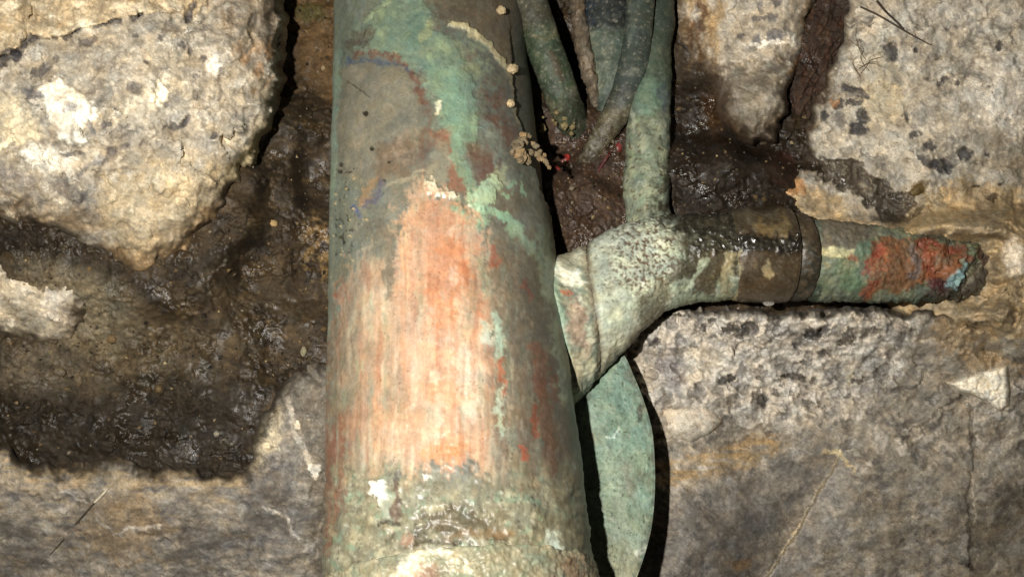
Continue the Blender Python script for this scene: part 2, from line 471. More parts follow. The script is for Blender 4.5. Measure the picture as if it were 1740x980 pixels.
# -------- left boulder
POLY_A = [(-700, -500), (474, -500), (470, 40), (466, 150), (452, 225), (432, 275), (398, 318), (378, 362), (345, 400), (318, 436), (285, 462), (235, 470), (180, 446), (110, 412), (40, 384), (-60, 360), (-700, 330)]
def depth_A(X, Y):
    return 0.206 + 0.010 * sm(200, 480, X) + 0.010 * sm(150, -200, Y) + 0.006 * sm(330, 480, Y) - 0.004 * np.exp(-(((X - 150) / 180) ** 2 + ((Y - 200) / 140) ** 2))
def paint_A(P, sd):
    X, Y = P.X, P.Y
    mottles(P, 101, [(S(184, 176, 160), -.2, .3, .9), (S(206, 194, 168), 0.05, .45, .8), (S(140, 134, 126), .1, .5, .6), (S(190, 168, 128), .18, .5, .5)], 90, 60)
    clasts(P, 26, 4, S(120, 116, 112), .55, S(222, 214, 198), .6, .74)
    clasts(P, 11, 9, S(110, 106, 100), .5, S(222, 214, 196), .5, .76, h=.0003)
    # tan layer above the step, with the dark step line
    step = [(-300, 150), (0, 98), (28, 88), (62, 64), (90, 66), (130, 52), (170, 40), (215, 30), (250, 24), (300, 20), (330, 30), (352, 8), (352, -260), (-700, -500)]
    tl = P.poly(step, 4, .35, .4)
    P.put(tl, S(206, 182, 138), .75); P.put(tl * sm(.0, .4, P.n(40, 34, 131)), S(232, 218, 186, .85), .8); P.put(tl * sm(.1, .4, P.n(50, 34, 133)), S(170, 140, 92), .55)
    P.h += .0022 * tl
    for pts, wd in (([(2, 108), (14, 92), (24, 96)], 10), ([(24, 92), (50, 70), (64, 66)], 5), ([(86, 66), (100, 62)], 2), ([(112, 62), (134, 50)], 3), ([(164, 46), (190, 36), (206, 33)], 3), ([(228, 32), (240, 24)], 6), ([(322, 30), (330, 8)], 7)):
        m = P.line(pts, wd, 2); P.put(m, S(74, 70, 74), .9); P.h -= .0016 * m
    # white lichen-like clast with grey eye, pale spots
    wc = P.poly([(66, 138), (95, 134), (130, 148), (158, 178), (160, 205), (140, 215), (150, 240), (120, 246), (96, 232), (80, 190), (66, 165)], 5)
    P.put(wc, S(238, 230, 212, .95), .85); P.h += .0006 * wc
    P.put(P.ell(120, 186, 15, 9, -20, .4), S(150, 146, 146), .8); P.put(P.ell(158, 216, 5, 14, -35, .4), S(110, 108, 112), .85); P.put(P.ell(55, 158, 18, 8, 20, .4), S(120, 118, 122), .8)
    P.put(P.ell(270, 160, 14, 22, 15, .5), S(244, 236, 208, 1.0), .9); P.put(P.ell(240, 165, 26, 34, 0, .8), S(214, 206, 186), .6)
    P.put(P.ell(90, 270, 50, 18, 10, .6), S(226, 220, 204, .9), .8)
    P.put(P.ell(360, 108, 14, 22, 0, .6), S(236, 228, 214, .95), .8)
    for e in ((155, 72, 12, 6, -30), (138, 74, 5, 6, 0), (228, 152, 14, 10, 20), (285, 176, 4, 6, 0), (305, 213, 16, 6, -25), (317, 206, 6, 10, 10), (285, 218, 8, 3, 25), (120, 262, 20, 4, -5), (95, 100, 7, 6, -40), (70, 118, 20, 9, -30), (192, 256, 8, 6, 0), (208, 384, 10, 8, 10), (312, 346, 11, 6, -10), (335, 128, 5, 4, 0), (250, 105, 5, 5, 0), (230, 62, 5, 4, 0), (310, 78, 8, 6, 30), (322, 88, 5, 5, 0), (342, 98, 5, 6, 0), (180, 210, 9, 5, -50), (275, 65, 6, 5, 0), (362, 232, 7, 6, 0), (258, 318, 5, 5, 0)):
        m = P.ell(*e, .35, .4, .8); P.put(m, S(92, 88, 90), .85); P.h -= .0009 * m
    # dark grey smears lower left
    P.put(P.poly([(85, 300), (118, 308), (150, 332), (172, 350), (176, 368), (160, 376), (132, 358), (110, 338), (90, 318)], 8), S(104, 100, 98), .85)
    P.put(P.poly([(-40, 280), (20, 282), (58, 300), (62, 330), (48, 340), (20, 310), (-40, 310)], 8), S(132, 126, 122), .75)
    P.put(P.line([(130, 298), (150, 282), (190, 262), (215, 245)], 5, 4), S(110, 106, 106), .75)
    P.put(P.poly([(-300, 120), (-10, 150), (40, 180), (70, 215), (60, 245), (20, 240), (-300, 250)], 14), S(218, 204, 170, .85), .65)
    P.put(P.line([(0, 250), (30, 238), (66, 232)], 6, 5), S(236, 224, 190, .9), .7)
    # tan lower nose
    P.put(P.poly([(170, 300), (300, 280), (420, 270), (400, 340), (300, 460), (200, 470), (170, 400)], 26), S(194, 174, 132), .62)
    P.put(P.ell(250, 455, 60, 26, 0, .7), S(206, 168, 116), .55)
    P.put(P.poly([(-300, 330), (0, 340), (100, 370), (180, 420), (150, 435), (60, 390), (-300, 370)], 9), S(228, 216, 188, .85), .6)
    # brown streaked right flank, ochre rim
    st = sm(.0, .35, P.n(16, 110, 151, 4))
    P.put(P.poly([(352, -260), (480, -260), (476, 90), (440, 120), (400, 90), (370, 70)], 10) * (0.45 + .55 * st), S(128, 106, 78), .85)
    P.put(P.poly([(440, -260), (490, -260), (470, 60), (450, 70)], 8), S(92, 76, 58), .7)
    P.put(P.poly([(398, 90), (465, 70), (462, 150), (420, 160)], 14) * sm(-.2, .3, P.n(16, 30, 157)), S(176, 132, 84), .7)
    P.put(P.line([(375, 112), (374, 170)], 2, 2), S(90, 80, 74), .7)
    P.put(sm(-36, -8, sd) * sm(180, 240, Y) * sm(350, 300, Y) * sm(330, 400, X), S(206, 188, 142), .8)
    # wet margin where the boulder dips into the soil
    wm = sm(-34, -4, sd + 22 * P.w[0] + 14 * P.w[2]) * sm(285, 330, Y)
    P.put(sm(-120, -20, sd + 30 * P.w[0]) * sm(270, 340, Y) * sm(-.4, .3, P.n(40, 40, 175, 5)), S(150, 122, 82), .6); P.put(sm(-64, -6, sd + 30 * P.w[0] + 16 * P.w[2]) * sm(280, 340, Y), S(104, 82, 54), .6, wet=.3)
    P.put(wm, S(66, 53, 36), .92, wet=.5)
    P.put(sm(-40, -14, sd) * sm(330, 380, Y) * sm(150, 250, X), S(178, 146, 100), .5)
    P.mul(1 + .22 * P.n(20, 16, 171, 4) + .18 * P.n(6, 6, 173, 2))
rock('boulder', POLY_A, depth_A, paint_A, 'pale grey and tan boulder with white patch, upper left of the large pipe', seed=3, roll=75, rollh=.014, base=(172, 160, 138), tone=1.0)


# -------- pale rock below the wet crack, far left
POLY_B = [(-700, 410), (-40, 428), (20, 440), (70, 456), (128, 478), (165, 498), (150, 540), (128, 575), (80, 600), (20, 588), (-60, 600), (-700, 610)]
def paint_B(P, sd):
    mottles(P, 201, [(S(196, 184, 158), -.1, .3, .9), (S(210, 200, 178, .8), .1, .45, .7), (S(128, 112, 88), .1, .4, .7)], 60, 44)
    clasts(P, 16, 14, S(120, 110, 98), .6, S(230, 222, 206), .6, .72)
    P.put(P.ell(95, 520, 26, 34, -30, .6), S(206, 200, 190, .8), .7)
    P.put(sm(-60, -10, sd + 26 * P.w[0]) * sm(490, 560, P.Y), S(96, 82, 60), .9, wet=.5)
    P.put(sm(-34, -4, sd + 20 * P.w[0] + 14 * P.w[2]), S(70, 57, 40), .9, wet=.5)
    P.mul(1 + .3 * P.n(12, 12, 211, 4))
rock('rock_ledge', POLY_B, lambda X, Y: 0.2145 + 0 * X + .012 * sm(470, 600, Y), paint_B, 'small pale rock just under the dark wet crack at the left edge', seed=31, roll=50, rollh=.010, base=(196, 184, 160))


# -------- grey rock, lower left
POLY_C = [(-700, 742), (-20, 742), (18, 762), (40, 785), (92, 792), (150, 788), (205, 776), (238, 796), (300, 790), (352, 802), (388, 812), (412, 802), (430, 760), (455, 705), (474, 660), (505, 638), (560, 630), (680, 640), (700, 1500), (-700, 1500)]
def paint_C(P, sd):
    X, Y = P.X, P.Y
    mottles(P, 301, [(S(128, 122, 114), -.1, .3, .9), (S(96, 94, 94), .05, .4, .75), (S(150, 128, 90), .15, .45, .65), (S(172, 164, 152), .2, .5, .6)], 110, 40)
    clasts(P, 22, 24, S(84, 82, 82), .5, S(176, 168, 156), .5, .72, .6, h=.0006)
    P.h *= .45
    ban = fbm((X + 40 * P.w[0]) / 160, (Y + .25 * X + 26 * P.w[1]) / 14, 33, 4)
    P.put(sm(.05, .4, ban), S(90, 88, 88), .55); P.put(sm(.05, .4, -ban), S(166, 152, 126), .45)
    P.put(P.poly([(160, 850), (240, 830), (280, 880), (260, 940), (180, 950), (130, 900)], 26), S(142, 116, 76), .55)
    P.put(P.poly([(285, 900), (340, 880), (370, 900), (360, 1000), (280, 1000)], 18), S(82, 80, 80), .6)
    P.put(P.poly([(0, 900), (60, 880), (90, 960), (0, 1000)], 20), S(84, 80, 76), .5)
    P.put(P.poly([(420, 800), (500, 790), (520, 900), (470, 960), (410, 900)], 24), S(92, 90, 90), .7)
    for pts in ([(105, 826), (125, 842), (145, 858)], [(215, 835), (226, 815), (232, 800)], [(160, 880), (200, 905), (270, 890)], [(450, 860), (490, 880), (510, 920)]):
        P.put(P.line(pts, 2.5, 2, .8), S(190, 184, 174), .7)
    # ragged pale rim against the mud
    rim = sm(-66, -16, sd + 18 * P.w[0]) * sm(430, 400, X)
    P.put(rim * sm(-.25, .2, P.n(60, 14, 331)), S(176, 152, 110), .7)
    P.put(P.poly([(404, 800), (430, 745), (455, 700), (478, 690), (470, 760), (430, 800)], 8), S(214, 202, 172, .85), .85)
    # stone shoulder right, pale lines
    m = P.poly([(476, 670), (500, 640), (700, 636), (700, 1200), (520, 1200), (530, 860), (500, 760)], 14)
    P.put(m, S(140, 132, 120), .7); P.put(m * sm(.0, .4, P.n(14, 26, 341, 4, ridge=True)), S(92, 86, 76), .7)
    P.put(P.line([(484, 668), (498, 720), (512, 760), (535, 800)], 5, 3), S(188, 180, 166), .7); P.put(P.ell(506, 722, 8, 5), S(226, 216, 196), .8)
    P.put(P.ell(536, 798, 8, 10), S(230, 222, 206), .8)
    P.h += .0006 * P.n(60, 16, 351, 4) - .0008 * sm(0, .4, P.n(20, 30, 353, 4)) * m
    P.put(sm(-26, -3, sd + 16 * P.w[0] + 14 * P.w[2]) * sm(520, 470, X), S(56, 47, 33), .9, wet=.6)
    P.mul(1 + .28 * P.n(14, 9, 361, 4) + .16 * P.n(5, 5, 363, 2))
rock('grey_rock', POLY_C, lambda X, Y: 0.216 + .014 * sm(800, 1050, Y) - .004 * sm(400, 520, X), paint_C, 'grey and ochre streaked rock below the mud at lower left', smooth_at=lambda X, Y: .5 + .4 * sm(400, 480, X), seed=47, roll=40, rollh=.009, rough=.9, tone=1.16, base=(146, 138, 126))


# -------- upper right rock, left lobe
POLY_D = [(1138, -500), (1392, -500), (1386, -20), (1378, 40), (1368, 80), (1356, 122), (1338, 156), (1330, 200), (1312, 240), (1262, 246), (1226, 205), (1206, 150), (1186, 120), (1158, 108), (1140, 60)]
def paint_D(P, sd):
    X = P.X
    mottles(P, 401, [(S(190, 180, 162), -.2, .3, .9), (S(216, 208, 192), .05, .4, .8), (S(146, 138, 124), .12, .45, .6), (S(180, 150, 104), .2, .5, .5)], 60, 60)
    clasts(P, 18, 34, S(96, 92, 90), .6, S(228, 220, 204), .6, .78)
    P.put(P.poly([(1130, -260), (1215, -260), (1235, 40), (1225, 120), (1150, 100)], 16) * sm(-.4, .2, P.n(20, 50, 411)), S(178, 148, 98), .85)
    P.put(P.line([(1186, -20), (1188, 30), (1196, 90)], 5, 4, 1.2) , S(110, 72, 38), .8); P.put(P.line([(1176, 40), (1172, 80)], 4, 3), S(150, 92, 44), .7)
    P.put(P.ell(1158, 90, 16, 12, 0, .3), S(196, 184, 158), .9)
    for e in ((1292, 12, 10, 6, -60), (1288, 34, 14, 6, -25), (1312, 26, 10, 8, 20), (1282, 68, 7, 11, 10), (1318, 60, 16, 12, 20), (1345, 62, 8, 3, -60), (1320, 6, 6, 4, 0), (1260, 60, 7, 5, 30)):
        m = P.ell(*e, .35, .5, .8); P.put(m, S(104, 102, 106), .85); P.h -= .0006 * m
    P.put(P.ell(1305, 72, 40, 4, -4, .5), S(240, 234, 220, .95), .8); P.put(P.ell(1342, 70, 10, 9), S(240, 234, 220, .95), .8)
    P.put(P.line([(1378, -20), (1372, 30), (1384, 70)], 9, 7), S(190, 150, 96), .6)
    P.put(P.poly([(1300, 108), (1345, 88), (1360, 92), (1325, 122), (1300, 124)], 4), S(122, 112, 96), .85)
    P.put(P.line([(1340, 124), (1362, 98)], 5, 4), S(196, 148, 84), .8)
    P.put(P.poly([(1210, 128), (1290, 110), (1330, 135), (1320, 170), (1230, 165)], 16), S(116, 104, 84), .7)
    P.put(P.poly([(1232, 145), (1285, 140), (1300, 200), (1290, 240), (1255, 220)], 14), S(150, 144, 128), .7, wet=.3)
    P.put(sm(-26, -4, sd + 20 * P.w[2]) * sm(60, 130, P.Y), S(70, 54, 36), .75, wet=.6)
    P.put(sm(150, 215, P.Y + 30 * P.w[0]), S(112, 98, 76), .7, wet=.4); P.put(sm(190, 235, P.Y + 24 * P.w[0]), S(66, 50, 34), .8, wet=.7)
    P.put(P.poly([(1140, 40), (1190, 30), (1215, 90), (1245, 150), (1262, 250), (1220, 240), (1180, 130), (1140, 110)], 18), S(84, 62, 40), .8, wet=.5)
    P.put(sm(-26, -4, sd + 16 * P.w[2]) * sm(1230, 1180, X), S(88, 70, 46), .7, wet=.5)
    P.mul(1 + .22 * P.n(16, 16, 421, 4) + .16 * P.n(5, 5, 423, 2))
rock('pale_rock', POLY_D, lambda X, Y: 0.232 - .011 * sm(70, 190, Y) * sm(1200, 1250, X) + .008 * sm(1230, 1150, X), paint_D, 'pale rock between the thin pipes and the dark root at the top', seed=61, roll=50, rollh=.012, base=(184, 172, 152))


# -------- upper right rock, main
POLY_E = [(1440, -500), (2500, -500), (2500, 660), (1760, 650), (1680, 610), (1600, 560), (1470, 500), (1400, 440), (1345, 400), (1318, 350), (1310, 318), (1330, 296), (1372, 286), (1366, 250), (1372, 205), (1388, 160), (1412, 110), (1430, 66), (1440, 20)]
def paint_E(P, sd):
    X, Y = P.X, P.Y
    mottles(P, 501, [(S(186, 178, 162), -.2, .3, .9), (S(208, 200, 182), .0, .4, .8), (S(146, 140, 130), .12, .5, .55), (S(190, 166, 122), .2, .5, .45)], 90, 70)
    clasts(P, 24, 44, S(90, 88, 88), .6, S(222, 214, 198), .6, .8)
    clasts(P, 10, 49, S(96, 92, 90), .5, S(222, 214, 198), .45, .8, h=.0003)
    P.put(P.ell(1710, 170, 60, 70, 0, .7), S(222, 216, 204, .9), .7); P.put(P.ell(1490, 120, 34, 44, 20, .6), S(208, 198, 172), .5); P.put(P.ell(1620, 30, 80, 30, 0, .7), S(206, 200, 188), .6)
    P.put(P.ell(1500, 175, 40, 36, 0, .7), S(216, 198, 156), .55); P.put(P.ell(1450, 100, 16, 22, 0, .6), S(236, 230, 214), .7)
    for e in ((1452, 155, 30, 9, 22), (1428, 176, 7, 10, 10), (1452, 176, 14, 6, -4), (1464, 198, 9, 14, -10), (1460, 220, 17, 13, 0), (1516, 90, 12, 18, -20), (1556, 86, 5, 5, 0), (1578, 132, 6, 4, 0), (1600, 138, 12, 5, -25), (1628, 142, 5, 3, 0), (1580, 246, 14, 8, 0), (1555, 230, 10, 5, 0), (1602, 280, 22, 12, 15), (1576, 274, 20, 9, 30), (1640, 262, 13, 10, 10), (1538, 195, 5, 8, 0), (1680, 262, 6, 5, 0), (1592, 96, 5, 4, 0), (1400, 196, 8, 8, 0), (1698, 75, 5, 9, 20)):
        m = P.ell(*e, .3, .5, .9); P.put(m, S(66, 64, 66), .92); P.h -= .0008 * m
    P.put(P.ell(1648, 118, 5, 22, 15, .4, 1, 1), S(130, 110, 96), .6)
    P.put(P.line([(1440, 60), (1446, 100), (1462, 132)], 4, 4), S(120, 104, 80), .6)
    P.put(P.line([(1600, 55), (1640, 40), (1700, 30)], 2.5, 2), S(130, 124, 114), .6)
    # right side folds back, browner
    P.put(P.poly([(1700, 220), (2300, 100), (2300, 600), (1690, 520), (1680, 330)], 24), S(140, 126, 102), .65)
    # tan crumbly layer round the pipe end
    tl = P.poly([(1300, 290), (1360, 300), (1420, 330), (1500, 370), (1580, 330), (1640, 300), (1740, 330), (2300, 380), (2300, 640), (1300, 540)], 14)
    P.put(tl, S(170, 146, 104), .8); P.put(tl * sm(0, .4, P.n(30, 22, 531)), S(206, 176, 124), .7); P.put(tl * sm(.1, .4, P.n(26, 26, 533)), S(120, 102, 76), .6)
    P.put(P.poly([(1400, 290), (1440, 286), (1490, 320), (1540, 350), (1520, 376), (1470, 350), (1420, 318)], 7), S(162, 152, 134), .6)
    P.put(P.poly([(1430, 330), (1480, 350), (1520, 372), (1500, 385), (1440, 362)], 6), S(168, 160, 146), .6)
    P.put(P.ell(1350, 312, 26, 16, 10, .6), S(196, 140, 78), .8)
    P.put(P.poly([(1420, 395), (1500, 392), (1560, 372), (1600, 350), (1640, 330), (1640, 360), (1570, 396), (1500, 420), (1430, 412)], 6), S(196, 168, 116), .75)
    P.put(P.ell(1722, 440, 20, 30, 0, .5), S(226, 216, 198, .9), .7)
    # dark wet channel
    ch = P.poly([(1366, 268), (1400, 270), (1450, 280), (1480, 296), (1505, 322), (1545, 330), (1562, 346), (1530, 372), (1500, 372), (1478, 346), (1440, 326), (1410, 300), (1366, 292)], 5, 1, .8)
    P.put(ch, S(58, 48, 34), .92, wet=.85); P.h -= .0045 * ch
    P.put(P.ell(1470, 318, 14, 9, 40, .5) + P.ell(1500, 300, 26, 10, 35, .4), S(160, 150, 130), .6)
    P.put(P.line([(1486, 372), (1520, 378), (1552, 366), (1570, 352)], 6, 4), S(70, 58, 38), .8); P.put(P.ell(1562, 320, 22, 10, -38, .3, .3, .5), S(104, 84, 42), .9, wet=.6)
    P.put(P.line([(1650, 318), (1664, 314)], 2.5, 1.5), S(50, 42, 32), .9); P.put(P.line([(1694, 311), (1702, 309)], 3, 1.5), S(40, 34, 26), .9); P.put(P.ell(1688, 333, 8, 9), S(66, 52, 34), .9)
    P.put(sm(-22, -3, sd + 16 * P.w[2]) * sm(1460, 1400, X) * sm(310, 270, Y), S(78, 58, 36), .9, wet=.7)
    P.put(P.ell(1418, 172, 12, 5, 35, .4), S(176, 120, 60), .8)
    P.h += .0018 * P.n(34, 30, 551, 4) * tl
    P.mul(1 + .2 * P.n(16, 16, 561, 4) + .16 * P.n(5, 5, 563, 2))
rock('speckled_rock', POLY_E, lambda X, Y: 0.226 - .004 * sm(1400, 1560, X) + .006 * sm(1700, 1850, X) * sm(60, 200, Y) * sm(420, 330, Y) - .014 * sm(1640, 1720, X + 26 * fbm(Y / 26, X / 60, 9, 3)) * sm(340, 400, Y) * sm(640, 560, Y) * sm(1900, 1800, X) - .010 * np.exp(-(((X - 1650) / 80) ** 2 + ((Y - 538) / 24) ** 2)) - .009 * np.exp(-(((X - 1650) / 60) ** 2 + ((Y - 386) / 20) ** 2)) - .011 * np.exp(-(((X - 1530) / 110) ** 2 + ((Y - 384 - 16 * np.exp(-((X - 1535) / 36) ** 2)) / 22) ** 2)), paint_E, 'pale rock speckled with dark chips at upper right, beside the root', seed=83, roll=50, rollh=.012, base=(184, 174, 156))


# -------- lower right rock
POLY_F = [(1040, 560), (1085, 545), (1130, 528), (1180, 520), (1260, 528), (1340, 535), (1450, 528), (1560, 530), (1640, 545), (1700, 570), (1800, 570), (2500, 560), (2500, 1500), (960, 1500), (980, 700)]
def paint_F(P, sd):
    X, Y = P.X, P.Y
    mottles(P, 601, [(S(142, 134, 122), -.2, .3, .9), (S(166, 156, 140), .05, .4, .6), (S(112, 106, 98), .05, .45, .7), (S(146, 122, 84), .2, .5, .4)], 100, 50)
    # slanting bedding
    ban = fbm((X + 50 * P.w[0]) / 130, (Y + .32 * (X - 1100) + 30 * P.w[1]) / 13, 63, 4)
    low = sm(690, 800, Y + 30 * P.w[0])
    P.put(sm(.05, .4, ban) * low, S(92, 88, 84), .55); P.put(sm(.05, .4, -ban) * low, S(168, 156, 134), .4)
    P.h += .0003 * ban * low
    # broken conglomerate under the pipe
    cg = P.poly([(1080, 540), (1180, 515), (1500, 525), (1560, 560), (1480, 690), (1330, 720), (1200, 690), (1090, 700)], 22)
    P.put(cg, S(200, 194, 184), .75)
    x, y = P.wp(.8, 1.2)
    pit = sm(.02, .3, fbm(x / 30, y / 20, 71, 5, gain=.6)) * cg * (0.35 + .65 * sm(1180, 1300, X + .4 * (700 - Y)))
    P.put(pit, S(74, 70, 68), .9, wet=.1); P.h -= .0016 * pit
    clasts(P, 28, 54, S(84, 80, 80), .6, S(206, 198, 186), .6, .72, .8, h=.0012)
    clasts(P, 12, 59, S(92, 86, 82), .5, S(196, 186, 170), .45, .76, .8, h=.0005)
    P.h *= 1 - .8 * low
    P.h += .0012 * cg * P.n(16, 14, 75, 3)
    P.put(P.poly([(1115, 600), (1140, 590), (1160, 610), (1165, 660), (1140, 665), (1120, 640)], 8), S(136, 130, 132), .7)
    P.put(P.poly([(1160, 590), (1240, 600), (1250, 640), (1200, 650), (1165, 640)], 12), S(206, 200, 186), .65)
    for e in ((1196, 560, 8, 4, 20), (1240, 555, 9, 12, 30), (1258, 564, 12, 12, 0), (1316, 546, 14, 10, 0), (1238, 645, 18, 6, -8), (1290, 680, 12, 14, 0), (1112, 580, 12, 6, 30), (1210, 545, 6, 4, 0), (1150, 535, 10, 4, 0), (1405, 600, 14, 5, -20), (1440, 580, 16, 6, -10), (1350, 640, 20, 6, 5), (1380, 565, 20, 8, -10)):
        m = P.ell(*e, .35, .5, 1); P.put(m, S(58, 54, 52), .9); P.h -= .002 * m
    P.put(P.poly([(1494, 528), (1560, 530), (1556, 570), (1530, 630), (1510, 640), (1520, 580), (1500, 560)], 7), S(184, 178, 168), .75); P.put(P.ell(1528, 560, 20, 18), S(112, 106, 100), .6)
    P.put(P.ell(1446, 640, 8, 20, 10, .5), S(196, 180, 136), .6); P.put(P.ell(1478, 612, 14, 18), S(188, 184, 178), .6)
    fl = fbm((X + Y) / 9, (Y - X) / 26, 681, 4, gain=.65); P.put(sm(.2, .45, fl) * low, S(190, 182, 168), .5); P.put(sm(.22, .45, -fl) * low, S(84, 78, 70), .5)
    # tan corner under the pipe end
    P.put(P.poly([(1590, 500), (1800, 540), (1800, 640), (1660, 620), (1590, 590)], 18), S(166, 140, 98), .75)
    # ochre band, blue-grey flat below
    P.put(P.poly([(1110, 790), (1200, 765), (1300, 735), (1330, 750), (1260, 800), (1110, 830)], 12) * sm(-.5, .2, P.n(60, 10, 631)), S(166, 134, 82), .8)
    P.put(P.poly([(1110, 850), (1230, 810), (1400, 765), (1420, 790), (1370, 860), (1300, 980), (1290, 1200), (1080, 1200)], 20), S(112, 108, 104), .7)
    P.put(P.poly([(1180, 880), (1260, 850), (1350, 850), (1300, 930), (1180, 940)], 24), S(92, 89, 87), .45)
    P.put(P.ell(1258, 955, 28, 10, -10, .5), S(146, 112, 66), .6)
    # ridge: fold running from (1430,765) down to (1300,985)
    rd = [(1430, 764), (1412, 800), (1385, 850), (1355, 900), (1330, 940), (1298, 990), (1260, 1060)]
    m = P.poly([(1430, 764), (1450, 790), (1450, 860), (1440, 900), (1395, 945), (1370, 1000), (1340, 1200), (1200, 1200), (1298, 990), (1355, 900), (1412, 800)], 5, .5, .5)
    P.put(m, S(158, 152, 144), .75); P.put(m * sm(-.1, .4, fbm((X * .5 + Y) / 26, (X - .5 * Y) / 8, 673, 4)), S(116, 112, 108), .5)
    side = X - np.interp(Y + 10 * P.w[0], [764, 800, 850, 900, 940, 990, 1060, 1200], [1432, 1412, 1385, 1355, 1330, 1298, 1260, 1190]) + 10 * P.w[2]
    P.h += .0042 * sm(-3, 5, side) * sm(330, 20, side) * sm(755, 800, Y) - .0025 * sm(-90, 0, side) * sm(4, -2, side) * sm(755, 800, Y)
    P.put(P.line(rd, 2, 2, .5), S(186, 170, 134), .75); P.put(P.line([(1400, 768), (1424, 768), (1440, 782), (1450, 800)], 3.5, 3), S(206, 186, 140), .8)
    P.put(P.line([(1390, 850), (1388, 890), (1392, 940)], 3, 3), S(170, 162, 150), .5)
    # crack and groove at right
    g = P.line([(1650, 690), (1655, 760), (1648, 850), (1650, 960)], 3, 3); P.put(g, S(76, 68, 58), .7); P.h -= .0012 * g
    P.put(P.ell(1648, 960, 10, 7), S(34, 28, 24), .9); P.put(P.line([(1530, 745), (1570, 715), (1620, 680), (1636, 668)], 1.8, 1.2), S(60, 52, 44), .8)
    P.put(P.poly([(1660, 860), (1700, 830), (1800, 780), (1800, 1100), (1640, 1100)], 20), S(110, 100, 82), .65)
    P.put(P.poly([(1700, 830), (1760, 800), (1760, 850), (1690, 880)], 14), S(72, 68, 64), .6)
    P.put(P.ell(1590, 870, 26, 18, -30, .7), S(176, 170, 160), .6); P.put(P.poly([(1600, 780), (1660, 770), (1720, 790), (1640, 830), (1580, 830)], 16), S(158, 150, 136), .5)
    P.put(sm(-14, -2, sd) * sm(620, 560, Y), S(90, 80, 66), .6)
    P.h += .0007 * P.n(40, 30, 661, 4) * (1 - low) + .0005 * fbm((X + Y) / 60, (Y - .8 * X) / 14, 665, 4) * low
    dg = fbm((X + .9 * Y) / 22, (Y - .9 * X + 30 * P.w[0]) / 90, 667, 5, gain=.6) * sm(1330, 1450, X); P.put(sm(.05, .45, dg), S(172, 164, 150), .5); P.put(sm(.1, .45, -dg), S(104, 98, 90), .45)
    P.mul(1 + .26 * P.n(14, 10, 671, 4) + .18 * P.n(5, 5, 673, 2))
rock('broken_rock', POLY_F, lambda X, Y: 0.2185 - .0040 * sm(1180, 1260, X) * sm(600, 540, Y) + .006 * sm(535, 640, Y) + .004 * sm(560, 800, Y) + .008 * sm(850, 1100, Y) - .009 * sm(1300, 1120, X) * sm(600, 690, Y) - .015 * sm(1420, 1130, X) * sm(730, 990, Y) - .004 * np.exp(-(((X - 1500) / 180) ** 2 + ((Y - 800) / 120) ** 2)), paint_F, 'large grey broken rock with dark pits filling the lower right', smooth_at=lambda X, Y: 1 - .85 * sm(680, 770, Y), seed=97, roll=14, rollh=.006, rough=.8, tone=1.2, base=(150, 142, 128))

# ------------------------------------------------------------------ pipes
AX0 = cam2w([-0.0159153, 0.2095749, 0.0]); AX1 = cam2w([-0.0159153 - .09495561 * .1, 0.2095749 + .056052262, 0.1])
AXD = (AX1 - AX0) / np.linalg.norm(AX1 - AX0)
RP = 0.027


def axis_s(P):
    q = P - AX0; t = q @ AXD
    return np.linalg.norm(q - t[..., None] * AXD, axis=-1) - RP, t


def on_pipe(x, y, out=0.0):                      # a point lying on the large pipe, seen at layout (x, y)
    r = at(x, y, 1.0) - CAM; r /= np.linalg.norm(r)
    q = CAM - AX0; a = r - AXD * (r @ AXD); b = q - AXD * (q @ AXD)
    A = a @ a; B = 2 * a @ b; Cc = b @ b - (RP + out) ** 2
    D = B * B - 4 * A * Cc
    t = (-B - math.sqrt(max(D, 0))) / (2 * A)
    p = CAM + r * t
    return (p - CAM) @ (cam2w([0, 1, 0]) - CAM)


def tube(path, rad, nth=120, step=0.0003, up=None, flat=1.0):
    """swept surface along a smoothed path; returns verts, normals, param (arc, angle) and rows, cols"""
    path = np.asarray(path, float); rad = np.asarray(rad, float)
    n = len(path); t = np.arange(n)
    L = np.sum(np.linalg.norm(np.diff(path, axis=0), axis=1)); m = max(8, int(L / step))
    u = np.linspace(0, n - 1, m)

    def cr(a):
        i = np.clip(np.floor(u).astype(int), 0, n - 2); f = (u - i)
        g = lambda k: a[np.clip(k, 0, n - 1)]
        p0, p1, p2, p3 = g(i - 1), g(i), g(i + 1), g(i + 2)
        if a.ndim > 1: f = f[:, None]
        return .5 * (2 * p1 + (p2 - p0) * f + (2 * p0 - 5 * p1 + 4 * p2 - p3) * f ** 2 + (3 * p1 - p0 - 3 * p2 + p3) * f ** 3)
    c = cr(path); r = cr(rad)
    T = np.gradient(c, axis=0); T /= np.linalg.norm(T, axis=1)[:, None]
    back = cam2w([0, 1, 0]) - CAM if up is None else np.asarray(up, float)
    A = np.cross(T, back); A /= np.linalg.norm(A, axis=1)[:, None]; B = np.cross(T, A)
    th = np.linspace(0, 2 * np.pi, nth, endpoint=False)
    N = A[:, None, :] * np.cos(th)[None, :, None] + B[:, None, :] * np.sin(th)[None, :, None] * 1.0
    off = A[:, None, :] * np.cos(th)[None, :, None] + B[:, None, :] * np.sin(th)[None, :, None] * flat
    V = c[:, None, :] + off * r[:, None, None]
    return V.reshape(-1, 3), N.reshape(-1, 3), m, nth


